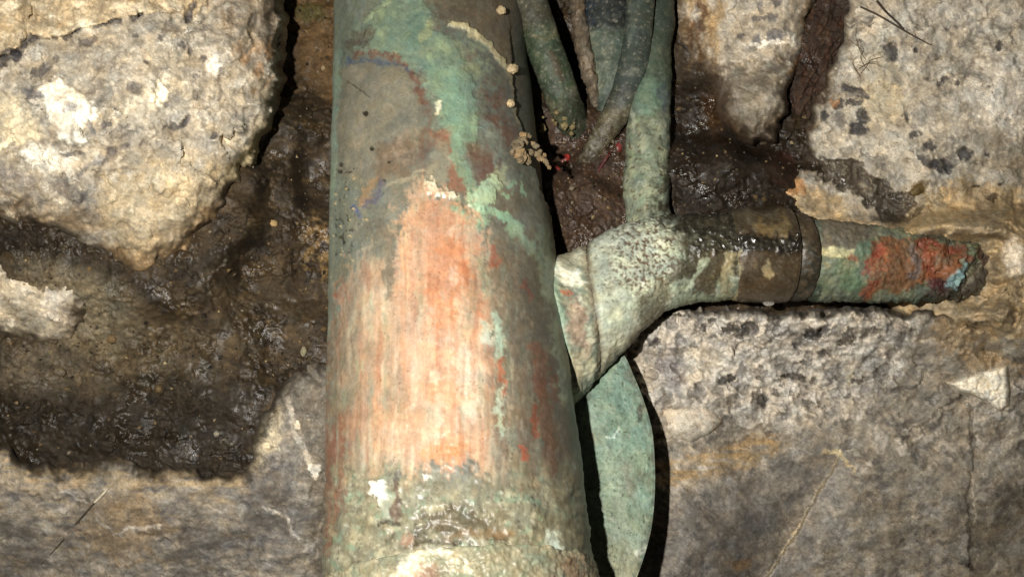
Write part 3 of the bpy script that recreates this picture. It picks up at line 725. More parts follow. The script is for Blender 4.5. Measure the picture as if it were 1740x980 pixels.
def pipe_part(name, path, rad, paint, parent, mat=M_CRUST, nth=120, step=0.0003, base=(120, 130, 110), disp=None, flat=1.0, mask=None, cap=False, wear=.42):
    V, N, nr, nc = tube(path, rad, nth, step, flat=flat)
    X, Y = w2ref(V); P = Paint(X, Y, S(*base)); P.brk = .6; P.sk = 1.4; paint(P, V); P.weather(len(name), wear); P.mute(.90, .95)
    V = V + N * P.h[:, None]
    F = gridfaces(nr, nc, True)
    if mask is not None:
        k = mask(V); F = F[k[F].all(1)]
    if cap:
        c0 = len(V); V = np.vstack([V, V[:nc].mean(0), V[-nc:].mean(0)])
        j = np.arange(nc); j2 = (j + 1) % nc
        F = np.vstack([F, np.stack([j2, j, np.full(nc, c0), np.full(nc, c0)], -1)[:, [0, 1, 2, 2]] * 1, np.stack([(nr - 1) * nc + j, (nr - 1) * nc + j2, np.full(nc, c0 + 1), np.full(nc, c0 + 1)], -1)])
        F = F[:len(F)]
        P.c = np.vstack([P.c, P.c[0], P.c[-1]]); P.wet = np.append(P.wet, [0, 0]); P.met = np.append(P.met, [0, 0])
        quads = F[F[:, 2] != F[:, 3]]; tris = F[F[:, 2] == F[:, 3]]
        # fold the caps into quads with a repeated ring so that every face has four corners
        F = quads
        ring0 = V[c0] + (V[:nc] - V[c0]) * .02; ring1 = V[c0 + 1] + (V[(nr - 1) * nc:nr * nc] - V[c0 + 1]) * .02
        b0 = len(V); V = np.vstack([V, ring0, ring1])
        F = np.vstack([F, np.stack([j2, j, b0 + j, b0 + j2], -1), np.stack([(nr - 1) * nc + j, (nr - 1) * nc + j2, b0 + nc + j2, b0 + nc + j], -1)])
        rep = lambda a: np.concatenate([a, a[:nc], a[(nr - 1) * nc:nr * nc]])
        P.c, P.wet, P.met = rep(P.c), rep(P.wet), rep(P.met)
    u = np.zeros(len(V), bool); u[F.ravel()] = True; idx = np.cumsum(u) - 1
    o = mesh_obj(name, V[u], idx[F], mat, None, P.c[u], P.wet[u], P.met[u])
    if parent: adopt(o, parent)
    return o


# patina colours
VERD = S(128, 156, 130); MINT = S(196, 214, 184, .85); GREYP = S(122, 118, 104); BROWNP = S(96, 84, 72); REDP = S(132, 66, 48); COPP = S(222, 158, 118, .82); CREAM = S(238, 226, 192, .85); RUST = S(176, 84, 48); DGREEN = S(48, 66, 52)

asm = empty('copper_pipe', at(770, 760, .19))
tag(asm, 'large corroded copper pipe with a soldered branch and rusty stub', 'pipe')


def paint_main(P, V):
    X, Y = P.X, P.Y
    str_ = fbm((X + 4 * P.w[0]) / 13, Y / 230, 701, 4, gain=.42); str2 = fbm((X + 8 * P.w[0]) / 26, Y / 260, 707, 4, gain=.42); str3 = fbm(X / 5, Y / 120, 711, 3)
    blot = P.n(36, 44, 713, 5, gain=.58); blot2 = P.n(15, 18, 719, 4)
    P.wet[:] = .25
    # upper body: dull grey-brown patina
    mottles(P, 721, [(S(134, 130, 116), -.15, .3, .8), (S(104, 96, 86), 0, .4, .7), (S(120, 124, 110), .1, .4, .6)], 50, 60)
    # pale green left flank
    lf = sm(640, 575, X + 18 * blot + .02 * Y)
    P.put(lf, S(120, 128, 114), .7)
    P.put(P.line([(566, -60), (566, 60), (563, 160)], 9, 6), S(128, 146, 128), .7); P.put(P.line([(572, 90), (569, 180), (566, 260), (562, 330)], 7, 4, .3, .4), S(150, 178, 156), .75)
    P.put(P.poly([(580, -10), (660, -100), (640, 10), (610, 60), (585, 70)], 12) * sm(-.3, .2, P.n(14, 60, 731)), S(142, 146, 132), .8)
    # brown top right panel
    br = P.poly([(735, -220), (930, -220), (925, 60), (905, 170), (905, 200), (868, 115), (835, 75), (790, 52), (770, 46), (732, 40), (726, 20)], 6, .6)
    P.put(br, S(114, 100, 82), .92); P.put(br * sm(-.1, .4, blot), S(88, 78, 68), .6)
    # dark grey and purple-red plate under the pale seam
    P.put(P.poly([(745, 55), (790, 60), (840, 85), (872, 130), (895, 240), (905, 330), (870, 300), (840, 250), (820, 190), (790, 130), (750, 90)], 9), S(96, 96, 90), .85)
    P.put(P.poly([(800, 130), (850, 140), (872, 200), (880, 250), (850, 258), (826, 210)], 11) * sm(-.5, .1, blot2), S(108, 76, 64), .75)
    P.put(P.ell(796, 92, 9, 12, 30, .6), S(112, 62, 54), .7); P.put(P.ell(820, 285, 40, 34, 40, .6), S(112, 84, 74), .7)
    # green wash spreading from the drape, then the drape itself
    P.put(P.poly([(575, -200), (740, -200), (735, 40), (800, 70), (840, 110), (830, 170), (815, 260), (790, 330), (750, 250), (700, 110), (640, 80), (585, 90)], 26) * sm(-.5, .3, P.n(24, 34, 1401, 5, gain=.62)), S(122, 136, 116), .7)
    P.put(P.poly([(735, 60), (800, 80), (835, 110), (815, 150), (770, 130), (745, 95)], 14) * sm(-.3, .3, P.n(12, 18, 1403, 5, gain=.62)), S(142, 152, 126), .6)
    vd = P.poly([(620, 30), (660, 6), (700, -220), (726, -220), (722, 20), (732, 44), (770, 70), (795, 110), (806, 165), (812, 220), (800, 260), (775, 290), (760, 262), (755, 225), (742, 190), (725, 150), (705, 118), (670, 100), (630, 84), (608, 92), (596, 84), (625, 70)], 6, .8)
    P.h += .00035 * vd; P.put(vd, S(128, 146, 124), .85); P.put(vd * sm(-.1, .35, blot), S(112, 134, 118), .6); P.put(vd * sm(.02, .35, P.n(22, 30, 741, 5)), S(160, 178, 142), .7)
    P.put(P.poly([(735, 120), (770, 125), (800, 190), (800, 250), (775, 265), (755, 215)], 14), S(140, 170, 142), .75)
    P.put(P.ell(702, 60, 22, 30, 0, .8), S(100, 128, 116), .6)
    P.put(P.line([(730, 40), (725, 58), (715, 66)], 5, 5), S(176, 178, 132), .6)
    P.put(P.poly([(748, 50), (800, 80), (830, 120), (800, 130), (770, 100)], 14) * sm(-.3, .2, blot2), S(146, 152, 122), .7)
    P.put(P.line([(620, 34), (640, 18), (665, 8)], 4, 4), S(170, 182, 144), .7); P.put(P.ell(614, 68, 26, 14, -35, .5), S(92, 80, 70), .8)
    # rust rim round the disc-shaped scar
    rim = [(604, 92), (625, 90), (650, 92), (675, 100), (698, 120), (712, 145), (714, 175)]
    P.put(P.line(rim, 6, 3, .3, 1.0) * sm(-.35, .1, blot2), S(116, 72, 60), .75); P.put(P.line([(608, 102), (640, 104), (672, 110), (694, 118)], 4, 3, .3), S(84, 94, 112), .75)
    P.put(P.ell(592, 104, 7, 8, 0, .5), S(76, 90, 120), .7)
    # grey disc-shaped scar
    ds = P.poly([(586, 112), (640, 108), (680, 114), (702, 140), (712, 190), (714, 240), (700, 280), (660, 305), (610, 312), (576, 300), (570, 200)], 7, .5)
    P.put(ds, S(138, 130, 112), .9); P.put(ds * sm(-.1, .4, blot), S(116, 112, 100), .7); P.put(ds * sm(.0, .4, P.n(26, 26, 751)), S(154, 142, 124), .6)
    P.put(P.poly([(640, 250), (700, 225), (712, 270), (690, 300), (640, 310), (630, 280)], 12), S(120, 98, 80), .75)
    P.put(P.ell(690, 245, 26, 18, -30, .6) * sm(-.2, .2, blot2), S(166, 144, 124), .7)
    P.put(P.line([(712, 130), (722, 180), (728, 230), (718, 290)], 9, 6) * sm(-.4, .2, blot2), S(120, 86, 72), .65)
    P.put(P.line([(740, 190), (746, 180)], 4, 2), CREAM, .9)
    for x, y, r in ((621, 192, 5), (631, 252, 4), (662, 277, 3), (577, 290, 4), (579, 278, 3), (654, 308, 3)): P.put(P.ell(x, y, r, r, 0, .3, .2, .3), S(24, 22, 20), .95)
    P.put(P.line([(590, 140), (610, 152), (628, 165)], 1.3, 1, .2, .3), S(70, 60, 50), .8)
    # red-brown windows below the drape, grey runs
    P.put(P.poly([(762, 245), (780, 262), (796, 310), (798, 345), (770, 330), (760, 290)], 6), S(150, 100, 76), .8); P.put(P.poly([(742, 220), (760, 225), (764, 250), (750, 262), (738, 250)], 8), S(150, 96, 72), .8)
    P.put(P.poly([(744, 238), (762, 245), (764, 300), (745, 310), (728, 320), (716, 318), (730, 280)], 5), S(150, 140, 118), .8)
    P.put(P.poly([(790, 255), (800, 240), (840, 258), (850, 300), (840, 315), (812, 300)], 9), S(118, 88, 74), .8)
    P.put(P.line([(775, 270), (790, 290), (800, 330), (806, 345)], 9, 5), S(136, 160, 132), .85)
    P.put(P.line([(822, 215), (840, 235), (850, 265), (862, 300)], 11, 6) * sm(-.5, .1, blot2), S(136, 144, 132), .75)
    P.put(P.poly([(880, 270), (920, 300), (930, 400), (890, 380), (870, 330)], 16), S(110, 112, 98), .6)
    P.put(P.poly([(850, 300), (890, 320), (900, 360), (860, 380), (840, 340)], 14), S(120, 110, 94), .7)
    # mint crust knob
    mk = P.poly([(795, 325), (815, 312), (840, 300), (852, 312), (842, 336), (830, 352), (808, 356), (790, 350)], 5); P.put(mk, S(184, 204, 164, .85), .8); P.h += .0005 * mk
    P.put(P.ell(850, 302, 10, 18, 10, .5), S(178, 180, 144), .8)
    for e in ((866, 315, 6, 5, 0), (888, 318, 4, 14, -10), (860, 330, 7, 4, 0), (775, 352, 12, 9, 30), (785, 372, 16, 12, 50), (812, 378, 18, 10, -10), (862, 372, 26, 9, 40), (878, 395, 24, 10, 45), (888, 415, 16, 7, 40), (848, 362, 12, 6, 40), (818, 358, 30, 8, 0)):
        P.put(P.ell(*e, .5, .6, 1.2), S(146, 184, 152, .85), .65)
    # cream chip ridge under the scar
    cr = P.poly([(720, 312), (735, 306), (752, 318), (772, 326), (776, 340), (762, 342), (740, 330), (724, 324)], 3); P.put(cr, S(226, 214, 184, .9), .85); P.h += .0006 * cr
    P.put(P.line([(762, 346), (782, 352), (800, 360)], 4, 3), S(76, 74, 62), .7)
    # lower left purple / ochre flecks and grit
    P.put(P.line([(648, 312), (640, 332), (622, 346)], 7, 5), S(96, 86, 104), .7); P.put(P.line([(640, 308), (626, 325), (616, 342)], 5, 4), S(170, 132, 92), .6); P.put(P.ell(606, 355, 6, 11, -20, .5), S(80, 94, 140), .7)
    P.put(P.line([(655, 318), (690, 302), (720, 290)], 3, 3), S(170, 158, 132), .6)
    grit = P.poly([(566, 270), (600, 290), (610, 360), (600, 440), (566, 440)], 8) * sm(.22, .42, P.n(7, 9, 761, 3)); P.put(grit, S(40, 36, 30), .9)
    grit = P.poly([(566, 270), (620, 290), (630, 400), (600, 470), (566, 470)], 10) * sm(.3, .5, P.n(9, 9, 763, 3)); P.put(grit, S(206, 176, 120), .85); P.h += .0004 * grit
    P.put(P.line([(578, 375), (581, 400), (594, 430)], 4, 3) * sm(-.3, .1, blot2), S(36, 32, 28), .9)
    P.c *= np.array([1.10, 1.16, 1.14])  # upper patina brightened to offset the torch's falloff with distance
    # old verdigris down the left edge, painted paler as a torch-lit rim
    P.put(sm(585, 566, X + 8 * P.e2 + .022 * Y), S(176, 188, 168, .95), .6)
    # ---- bare scoured copper
    Y0 = P.Y; P.Y = Y0 + 70 * str2 + 30 * str_ + 5 * str3
    cp = P.poly([(690, 345), (705, 324), (735, 326), (760, 345), (790, 365), (820, 400), (840, 470), (850, 560), (860, 680), (868, 800), (842, 812), (800, 790), (760, 780), (700, 800), (640, 800), (590, 830), (555, 920), (548, 880), (552, 640), (570, 520), (600, 450), (640, 420), (668, 425), (682, 380)], 20, .8, .8)
    P.put(cp, S(204, 172, 140, .8), .9, met=.06, wet=.8)
    core = P.poly([(700, 360), (740, 340), (790, 380), (815, 450), (830, 600), (840, 760), (770, 790), (700, 790), (650, 700), (655, 520), (680, 430)], 26)
    P.put(core, S(216, 168, 136, .8), .75, met=.1, wet=.9)
    P.Y = Y0
    P.put(cp * sm(-.15, .5, str2), S(196, 172, 142), .75, met=0); P.put(cp * sm(-.1, .6, str_), S(224, 200, 166), .6, met=0); P.put(cp * sm(0, .6, -str2) , S(212, 144, 92), .5)
    P.put(cp * sm(.0, .5, fbm(X / 16, Y / 190, 717, 4, gain=.45)), S(232, 218, 190), .55, met=0); P.put(cp * sm(.05, .5, fbm(X / 18, Y / 150, 727, 4, gain=.45)), S(172, 160, 134), .45, met=0); P.put(cp * sm(.1, .7, str3), S(232, 214, 184), .2); P.put(cp * sm(.1, .7, -str3), S(170, 112, 84), .15)
    P.put(cp * sm(-.1, .35, P.n(40, 70, 771)) * sm(700, 620, X), S(176, 150, 122), .8, met=0)
    P.put(cp * sm(640, 590, X + 20 * str_) , S(158, 134, 112), .7, met=0); P.put(cp * sm(610, 560, X) * sm(0, .3, P.n(9, 80, 773)), S(160, 88, 66), .75); P.put(cp * sm(.1, .4, P.n(12, 50, 775)) * sm(700, 600, X), S(170, 176, 144), .7, met=0)
    P.put(P.poly([(740, 420), (780, 400), (800, 480), (790, 560), (740, 560)], 22), S(220, 138, 84, .85), .7, met=.15)
    P.put(P.poly([(750, 440), (765, 440), (780, 640), (770, 720), (745, 700)], 14), S(230, 184, 150, .82), .5)
    P.put(P.line([(700, 350), (692, 380), (688, 430), (690, 480)], 6, 5) * sm(-.3, .2, str3), S(232, 196, 146), .8)
    for e in ((772, 468, 8, 18, 0), (770, 390, 7, 7, 0), (790, 620, 20, 40, 0), (800, 690, 16, 20, 0), (786, 520, 12, 30, 0), (740, 640, 10, 14, 0)):
        P.put(P.ell(*e, .6, .6, 1.2), S(236, 218, 194, .85), .5, met=0)
    P.put(P.poly([(700, 350), (740, 335), (790, 375), (810, 440), (800, 520), (690, 500), (690, 400)], 30) * (.55 + .45 * sm(-.2, .3, str2)), S(206, 138, 98, .82), .5)
    # olive-cream scuffed patch and orange fringe
    P.put(P.poly([(690, 700), (720, 686), (755, 700), (762, 730), (740, 752), (700, 752), (684, 728)], 10), S(204, 188, 156), .75, met=0)
    P.put(P.poly([(715, 768), (745, 752), (785, 748), (795, 760), (780, 780), (745, 786), (716, 782)], 7), S(222, 142, 92, .86), .8)
    P.h -= .00022 * cp
    # grey run into the copper
    P.put(P.poly([(640, 380), (672, 400), (670, 440), (664, 500), (658, 515), (652, 500), (648, 440), (632, 430)], 4, .4), S(124, 116, 98), .9, met=0); P.put(P.ell(658, 540, 6, 9, 0, .5), S(150, 150, 126), .8)
    P.put(P.poly([(600, 440), (640, 400), (660, 430), (640, 440), (612, 460)], 10), S(134, 134, 118), .7)
    # ---- right flank: grey brown with verdigris and rust streaks
    rf = sm(820, 850, X - .02 * (Y - 400) + 26 * blot) * sm(380, 430, Y)
    P.put(rf, S(128, 114, 94, .8), .85, met=0); P.put(rf * sm(-.1, .3, P.n(14, 60, 781)), S(128, 132, 112), .7); P.put(rf * sm(.0, .35, P.n(20, 70, 783)), S(124, 100, 80), .6); P.put(rf * sm(.15, .4, P.n(9, 36, 785)), S(170, 164, 140), .55)
    P.put(P.poly([(880, 420), (930, 400), (950, 600), (970, 760), (900, 600)], 24), S(104, 104, 92), .65)
    for pts, wd, c, a in (([(846, 590), (852, 620), (856, 670)], 5, (190, 104, 66), .7), ([(912, 590), (920, 620), (918, 660)], 12, (148, 82, 56), .75), ([(922, 650), (926, 700), (932, 750), (936, 800)], 9, (134, 76, 54), .75), ([(908, 690), (912, 740)], 5, (176, 80, 50), .8), ([(888, 762), (892, 780)], 5, (196, 88, 56), .8), ([(893, 484), (904, 508)], 6, (150, 72, 54), .8), ([(940, 640), (944, 680)], 5, (150, 70, 46), .7), ([(838, 420), (842, 450)], 8, (164, 92, 64), .7)):
        P.put(P.line(pts, wd, 4, .5, 1.0), S(*c), a, met=0)
    for pts, wd, c, a in (([(842, 535), (848, 570), (850, 600)], 8, (178, 202, 176), .85), ([(825, 555), (834, 580)], 9, (206, 214, 190), .85), ([(850, 660), (852, 710), (854, 740)], 5, (190, 204, 176), .75), ([(905, 430), (925, 470), (945, 520), (948, 560)], 5, (180, 192, 150), .85), ([(872, 380), (898, 410), (915, 440), (930, 460)], 6, (160, 184, 156), .8), ([(925, 440), (942, 470)], 4, (214, 216, 170), .85), ([(960, 600), (966, 680), (980, 780)], 6, (124, 146, 122), .6), ([(820, 440), (826, 500)], 7, (150, 160, 136), .7), ([(884, 840), (940, 900)], 22, (130, 146, 118), .5)):
        P.put(P.line(pts, wd, 4, .6, 1.1), S(*c), a, met=0)
    P.put(P.ell(832, 565, 5, 8, 0, .3), S(70, 78, 66), .8)
    P.put(sm(838, 915, X - .06 * (Y - 400) + 30 * P.e2) * sm(390, 450, Y) * sm(860, 780, Y), S(88, 84, 72), .62)  # shade painted over the flank that turns away from the torch
    P.put(sm(640, 585, X + 20 * P.e2) * sm(420, 470, Y) * sm(-.4, .3, P.n(14, 60, 1411, 5)), S(128, 124, 104), .65, met=0)
    P.put(cp * sm(.08, .4, fbm((X + 6 * P.w[0]) / 20, Y / 120, 1413, 4, gain=.42)) * sm(450, 520, Y), S(206, 196, 164), .45, met=0); P.put(cp * sm(.06, .35, fbm((X + 6 * P.w[0]) / 19, Y / 150, 1417, 4, gain=.42)) * sm(.0, .3, P.n(60, 90, 1419, 3) + .15), S(140, 138, 112), .45, met=0); P.put(cp * sm(.1, .35, fbm((X + 6 * P.w[0]) / 17, Y / 110, 1421, 4, gain=.42)), S(182, 112, 80), .35)
    P.put(P.line([(930, 400), (940, 450), (950, 520), (962, 600), (972, 670)], 16, 14, .8, 1.2), S(158, 172, 146), .75, met=0)
    # bottom crust above the sleeve
    ct = sm(772, 850, Y + 50 * str2 + 40 * P.e2 + 20 * str_ + 30 * sm(640, 560, X) - 26 * sm(700, 760, X) * sm(860, 800, X))
    P.put(ct, S(150, 146, 120), .88, met=0, wet=.35); P.put(ct * sm(-.05, .35, P.n(34, 30, 791, 6, gain=.62)), S(196, 190, 156), .7); P.put(ct * sm(.02, .35, P.n(26, 24, 793, 6, gain=.62)), S(108, 100, 80), .7)
    P.put(ct * sm(.05, .35, P.n(28, 26, 795, 6, gain=.62)), S(138, 162, 134), .75); P.put(ct * sm(.18, .4, P.n(12, 11, 796, 5, gain=.62)), S(214, 208, 180), .6); P.put(ct * sm(.2, .42, P.n(11, 10, 798, 5, gain=.62)), S(72, 64, 50), .65)
    P.put(ct * sm(.0, .4, P.n(60, 30, 802, 5, gain=.6)), S(112, 106, 84), .6); P.put(sm(905, 990, X + 20 * P.e2) * ct, S(108, 108, 88), .6)
    P.put(ct * sm(.1, .4, P.n(30, 60, 794, 5)) * sm(870, 800, Y), S(196, 132, 92), .5)
    P.h += ct * (.0006 * P.n(40, 26, 797, 3) + .0003 * P.n(14, 12, 799, 4))
    wh = P.poly([(628, 818), (655, 814), (656, 850), (645, 862), (630, 838)], 4); P.put(wh, S(240, 236, 222, 1.0), .85); P.h += .0005 * wh
    P.put(P.poly([(645, 850), (664, 840), (668, 890), (648, 892)], 6), S(176, 184, 164), .8); P.put(P.ell(724, 806, 8, 7, -30, .4), S(246, 234, 216, .95), .9)
    P.put(P.line([(674, 812), (674, 850), (670, 880)], 6, 4), S(92, 66, 60), .8); P.put(P.line([(645, 890), (676, 888)], 5, 3), S(58, 50, 42), .85); P.put(P.ell(674, 810, 8, 9, 0, .5), S(96, 96, 86), .8)
    dk = P.poly([(704, 890), (720, 868), (760, 856), (800, 868), (850, 890), (872, 905), (868, 918), (820, 916), (760, 922), (706, 922)], 5); dk = dk * sm(-.6, .2, P.n(44, 22, 803, 5)); P.put(dk, S(92, 82, 64), .8); P.put(P.line([(715, 905), (745, 872), (775, 862), (800, 872)], 7, 5), S(70, 62, 50), .5); P.put(P.line([(760, 915), (790, 905), (830, 908), (866, 904)], 7, 5), S(160, 124, 78), .45); P.h -= .0004 * dk
    P.put(P.line([(704, 890), (708, 922), (780, 920)], 3, 3), S(44, 38, 32), .6); P.put(P.ell(690, 912, 14, 10, 0, .5), S(170, 128, 104), .7)
    P.put(P.poly([(925, 905), (945, 900), (955, 925), (960, 945), (930, 940)], 4), S(206, 216, 196, .9), .85)
    P.put(P.poly([(545, 760), (585, 700), (580, 860), (560, 940), (545, 940)], 12) * sm(-.4, .1, P.n(8, 60, 805)), S(150, 96, 76), .7)
    # overlapping skin edge at upper right: raised plate, its black cast shadow also painted in
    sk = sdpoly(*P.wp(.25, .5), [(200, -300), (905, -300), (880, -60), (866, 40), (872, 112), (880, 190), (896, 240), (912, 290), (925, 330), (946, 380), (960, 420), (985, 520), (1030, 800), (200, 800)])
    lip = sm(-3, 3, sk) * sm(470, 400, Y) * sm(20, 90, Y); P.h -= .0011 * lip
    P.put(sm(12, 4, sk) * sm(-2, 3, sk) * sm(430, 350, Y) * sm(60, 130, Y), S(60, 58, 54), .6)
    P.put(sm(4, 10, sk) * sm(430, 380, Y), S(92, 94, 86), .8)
    # pale solder seam
    seam = P.line([(766, 42), (785, 44), (806, 56), (826, 74), (842, 92), (862, 112)], 4.2, 2.5, .25, .4); P.put(seam, S(190, 180, 140, .8), .85); P.h += .0005 * seam
    P.put(P.line([(768, 42), (790, 48), (808, 62)], 6, 3, .3), S(200, 190, 146, .8), .7); P.h += .0003 * P.line([(768, 42), (790, 48), (808, 62)], 6, 3, .3)
    P.put(P.line([(862, 112), (872, 150), (880, 210)], 2.5, 2, .3), S(150, 140, 108), .7)
    # overall patina breakup
    P.h += .00018 * P.n(14, 18, 811, 4) + .0005 * P.n(80, 100, 813, 2)
    P.mul(1 + .13 * P.n(11, 14, 821, 4) + .1 * P.n(4, 5, 823, 2))


def main_pipe():
    nz, nt_f, nt_b = 760, 430, 50
    t = np.linspace(-.098, .150, nz)
    e1 = (AX0 - CAM); e1 = e1 - AXD * (e1 @ AXD); e1 /= np.linalg.norm(e1); e2 = np.cross(AXD, e1)
    th = np.concatenate([np.linspace(np.pi - 1.75, np.pi + 1.75, nt_f, endpoint=False), np.linspace(np.pi + 1.75, 3 * np.pi - 1.75, nt_b, endpoint=False)])
    N = e1[None, :] * np.cos(th)[:, None] + e2[None, :] * np.sin(th)[:, None]
    V = AX0 + t[:, None, None] * AXD + RP * N[None]
    N = np.broadcast_to(N[None], V.shape).reshape(-1, 3); V = V.reshape(-1, 3)
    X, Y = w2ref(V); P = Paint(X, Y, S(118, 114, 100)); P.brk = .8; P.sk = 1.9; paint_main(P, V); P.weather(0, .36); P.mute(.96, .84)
    nc = len(th)
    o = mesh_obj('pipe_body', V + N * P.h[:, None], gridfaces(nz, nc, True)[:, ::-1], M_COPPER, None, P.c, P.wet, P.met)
    adopt(o, asm)
    # sleeve at the foot of the pipe
    top = (at(780, 926, on_pipe(780, 926)) - AX0) @ AXD
    tt = np.linspace(top - .03, top, 130); prof = .0007 * np.clip(1 - np.exp(-(tt[-1] - tt) / .0006), 0, 1) ** .5
    prof[-1] = -.0006
    N2 = e1[None, :] * np.cos(th)[:, None] + e2[None, :] * np.sin(th)[:, None]
    wob = .0011 * fbm(th * 6, th * 0, 55, 4)
    V = AX0 + (tt[:, None, None] + wob[None, :, None] * (np.arange(130) > 90)[:, None, None]) * AXD + (RP + prof[:, None, None]) * N2[None]
    Nn = np.broadcast_to(N2[None], V.shape).reshape(-1, 3); V = V.reshape(-1, 3)
    X, Y = w2ref(V); P = Paint(X, Y, S(160, 156, 124)); P.brk = .8; P.sk = 1.8
    mottles(P, 831, [(S(204, 190, 148), -.1, .3, .8), (S(150, 140, 104), .0, .35, .7), (S(150, 158, 124), .1, .35, .7)], 40, 30)
    P.put(P.poly([(690, 935), (740, 925), (760, 940), (720, 965), (680, 985), (660, 985)], 8), S(240, 228, 196, .95), .7)
    P.put(P.ell(660, 945, 24, 18, -20, .5), S(128, 124, 96), .7); P.put(P.poly([(700, 970), (740, 950), (770, 1000), (700, 1000)], 10), S(170, 120, 90), .7)
    P.put(P.line([(770, 950), (815, 956)], 3, 2), S(222, 202, 160), .8); P.put(P.ell(900, 960, 60, 22, 0, .6), S(150, 144, 110), .6); P.put(P.poly([(945, 945), (1000, 940), (1000, 1000), (940, 1000)], 14), S(140, 100, 78), .6)
    P.h += .0006 * P.n(20, 16, 841, 4) + .0003 * P.n(7, 7, 843, 3); P.wet[:] = .3
    P.mul(1 + .2 * P.n(10, 10, 845, 4))
    P.put(sm(0, .4, P.n(34, 26, 847, 5)), S(140, 152, 122), .7); P.weather(5, .6); P.mute(.85, .85)
    o = mesh_obj('sleeve', V + Nn * P.h[:, None], gridfaces(130, nc, True)[:, ::-1], M_COPPER, None, P.c, P.wet, P.met); adopt(o, asm)
main_pipe()


# ---- branch: saddle and elbow
BD = .2135
K = BD / FPX
def bp(pts): return [at(x, y, d) for x, y, d in pts]
EP = bp([(880, 650, .206), (935, 596, .209), (989, 542, .211), (1040, 491, .212), (1082, 462, .213), (1125, 447, .2135), (1165, 441, .214), (1215, 438, .2145), (1262, 436, .2147)])
ER = np.array([90, 89, 88, 87, 84, 79, 76, 74, 73]) * K
GRV = .0072
def paint_saddle(P, V):
    s, t = axis_s(V)
    blot = P.n(20, 24, 901, 5)
    P.wet[:] = .3
    mottles(P, 903, [(S(190, 186, 156), -.1, .3, .9), (S(160, 164, 136), .0, .35, .7), (S(206, 200, 172), .1, .4, .7)], 36, 36)
    P.put(P.ell(965, 475, 26, 14, 20, .8), S(236, 236, 214, .95), .75); P.put(P.poly([(940, 405), (990, 400), (1000, 440), (970, 460), (945, 440)], 10), S(176, 168, 140), .6)
    P.put(P.ell(968, 505, 12, 5), S(206, 130, 92), .8); P.put(P.poly([(966, 520), (990, 510), (996, 600), (972, 590)], 10), S(168, 128, 104), .6); P.put(P.line([(945, 450), (950, 520), (960, 600), (972, 668)], 7, 6), S(150, 182, 150), .6)
    P.put(P.poly([(960, 600), (1000, 590), (990, 660), (970, 690)], 10), S(176, 164, 132), .6)
    P.h += .0004 + .0042 * np.clip(1 - s / .0068, 0, 1.0) ** 2.2 * sm(600, 500, P.Y) + .0006 * blot + .0004 * P.n(8, 8, 905, 3)
    P.h -= .0005 * sm(.0056, .0074, s)
    P.put(sm(.0058, .0074, s + .0008 * blot), S(104, 88, 66), .75); P.c *= 1.15
    P.mul(1 + .16 * P.n(8, 8, 907, 4))
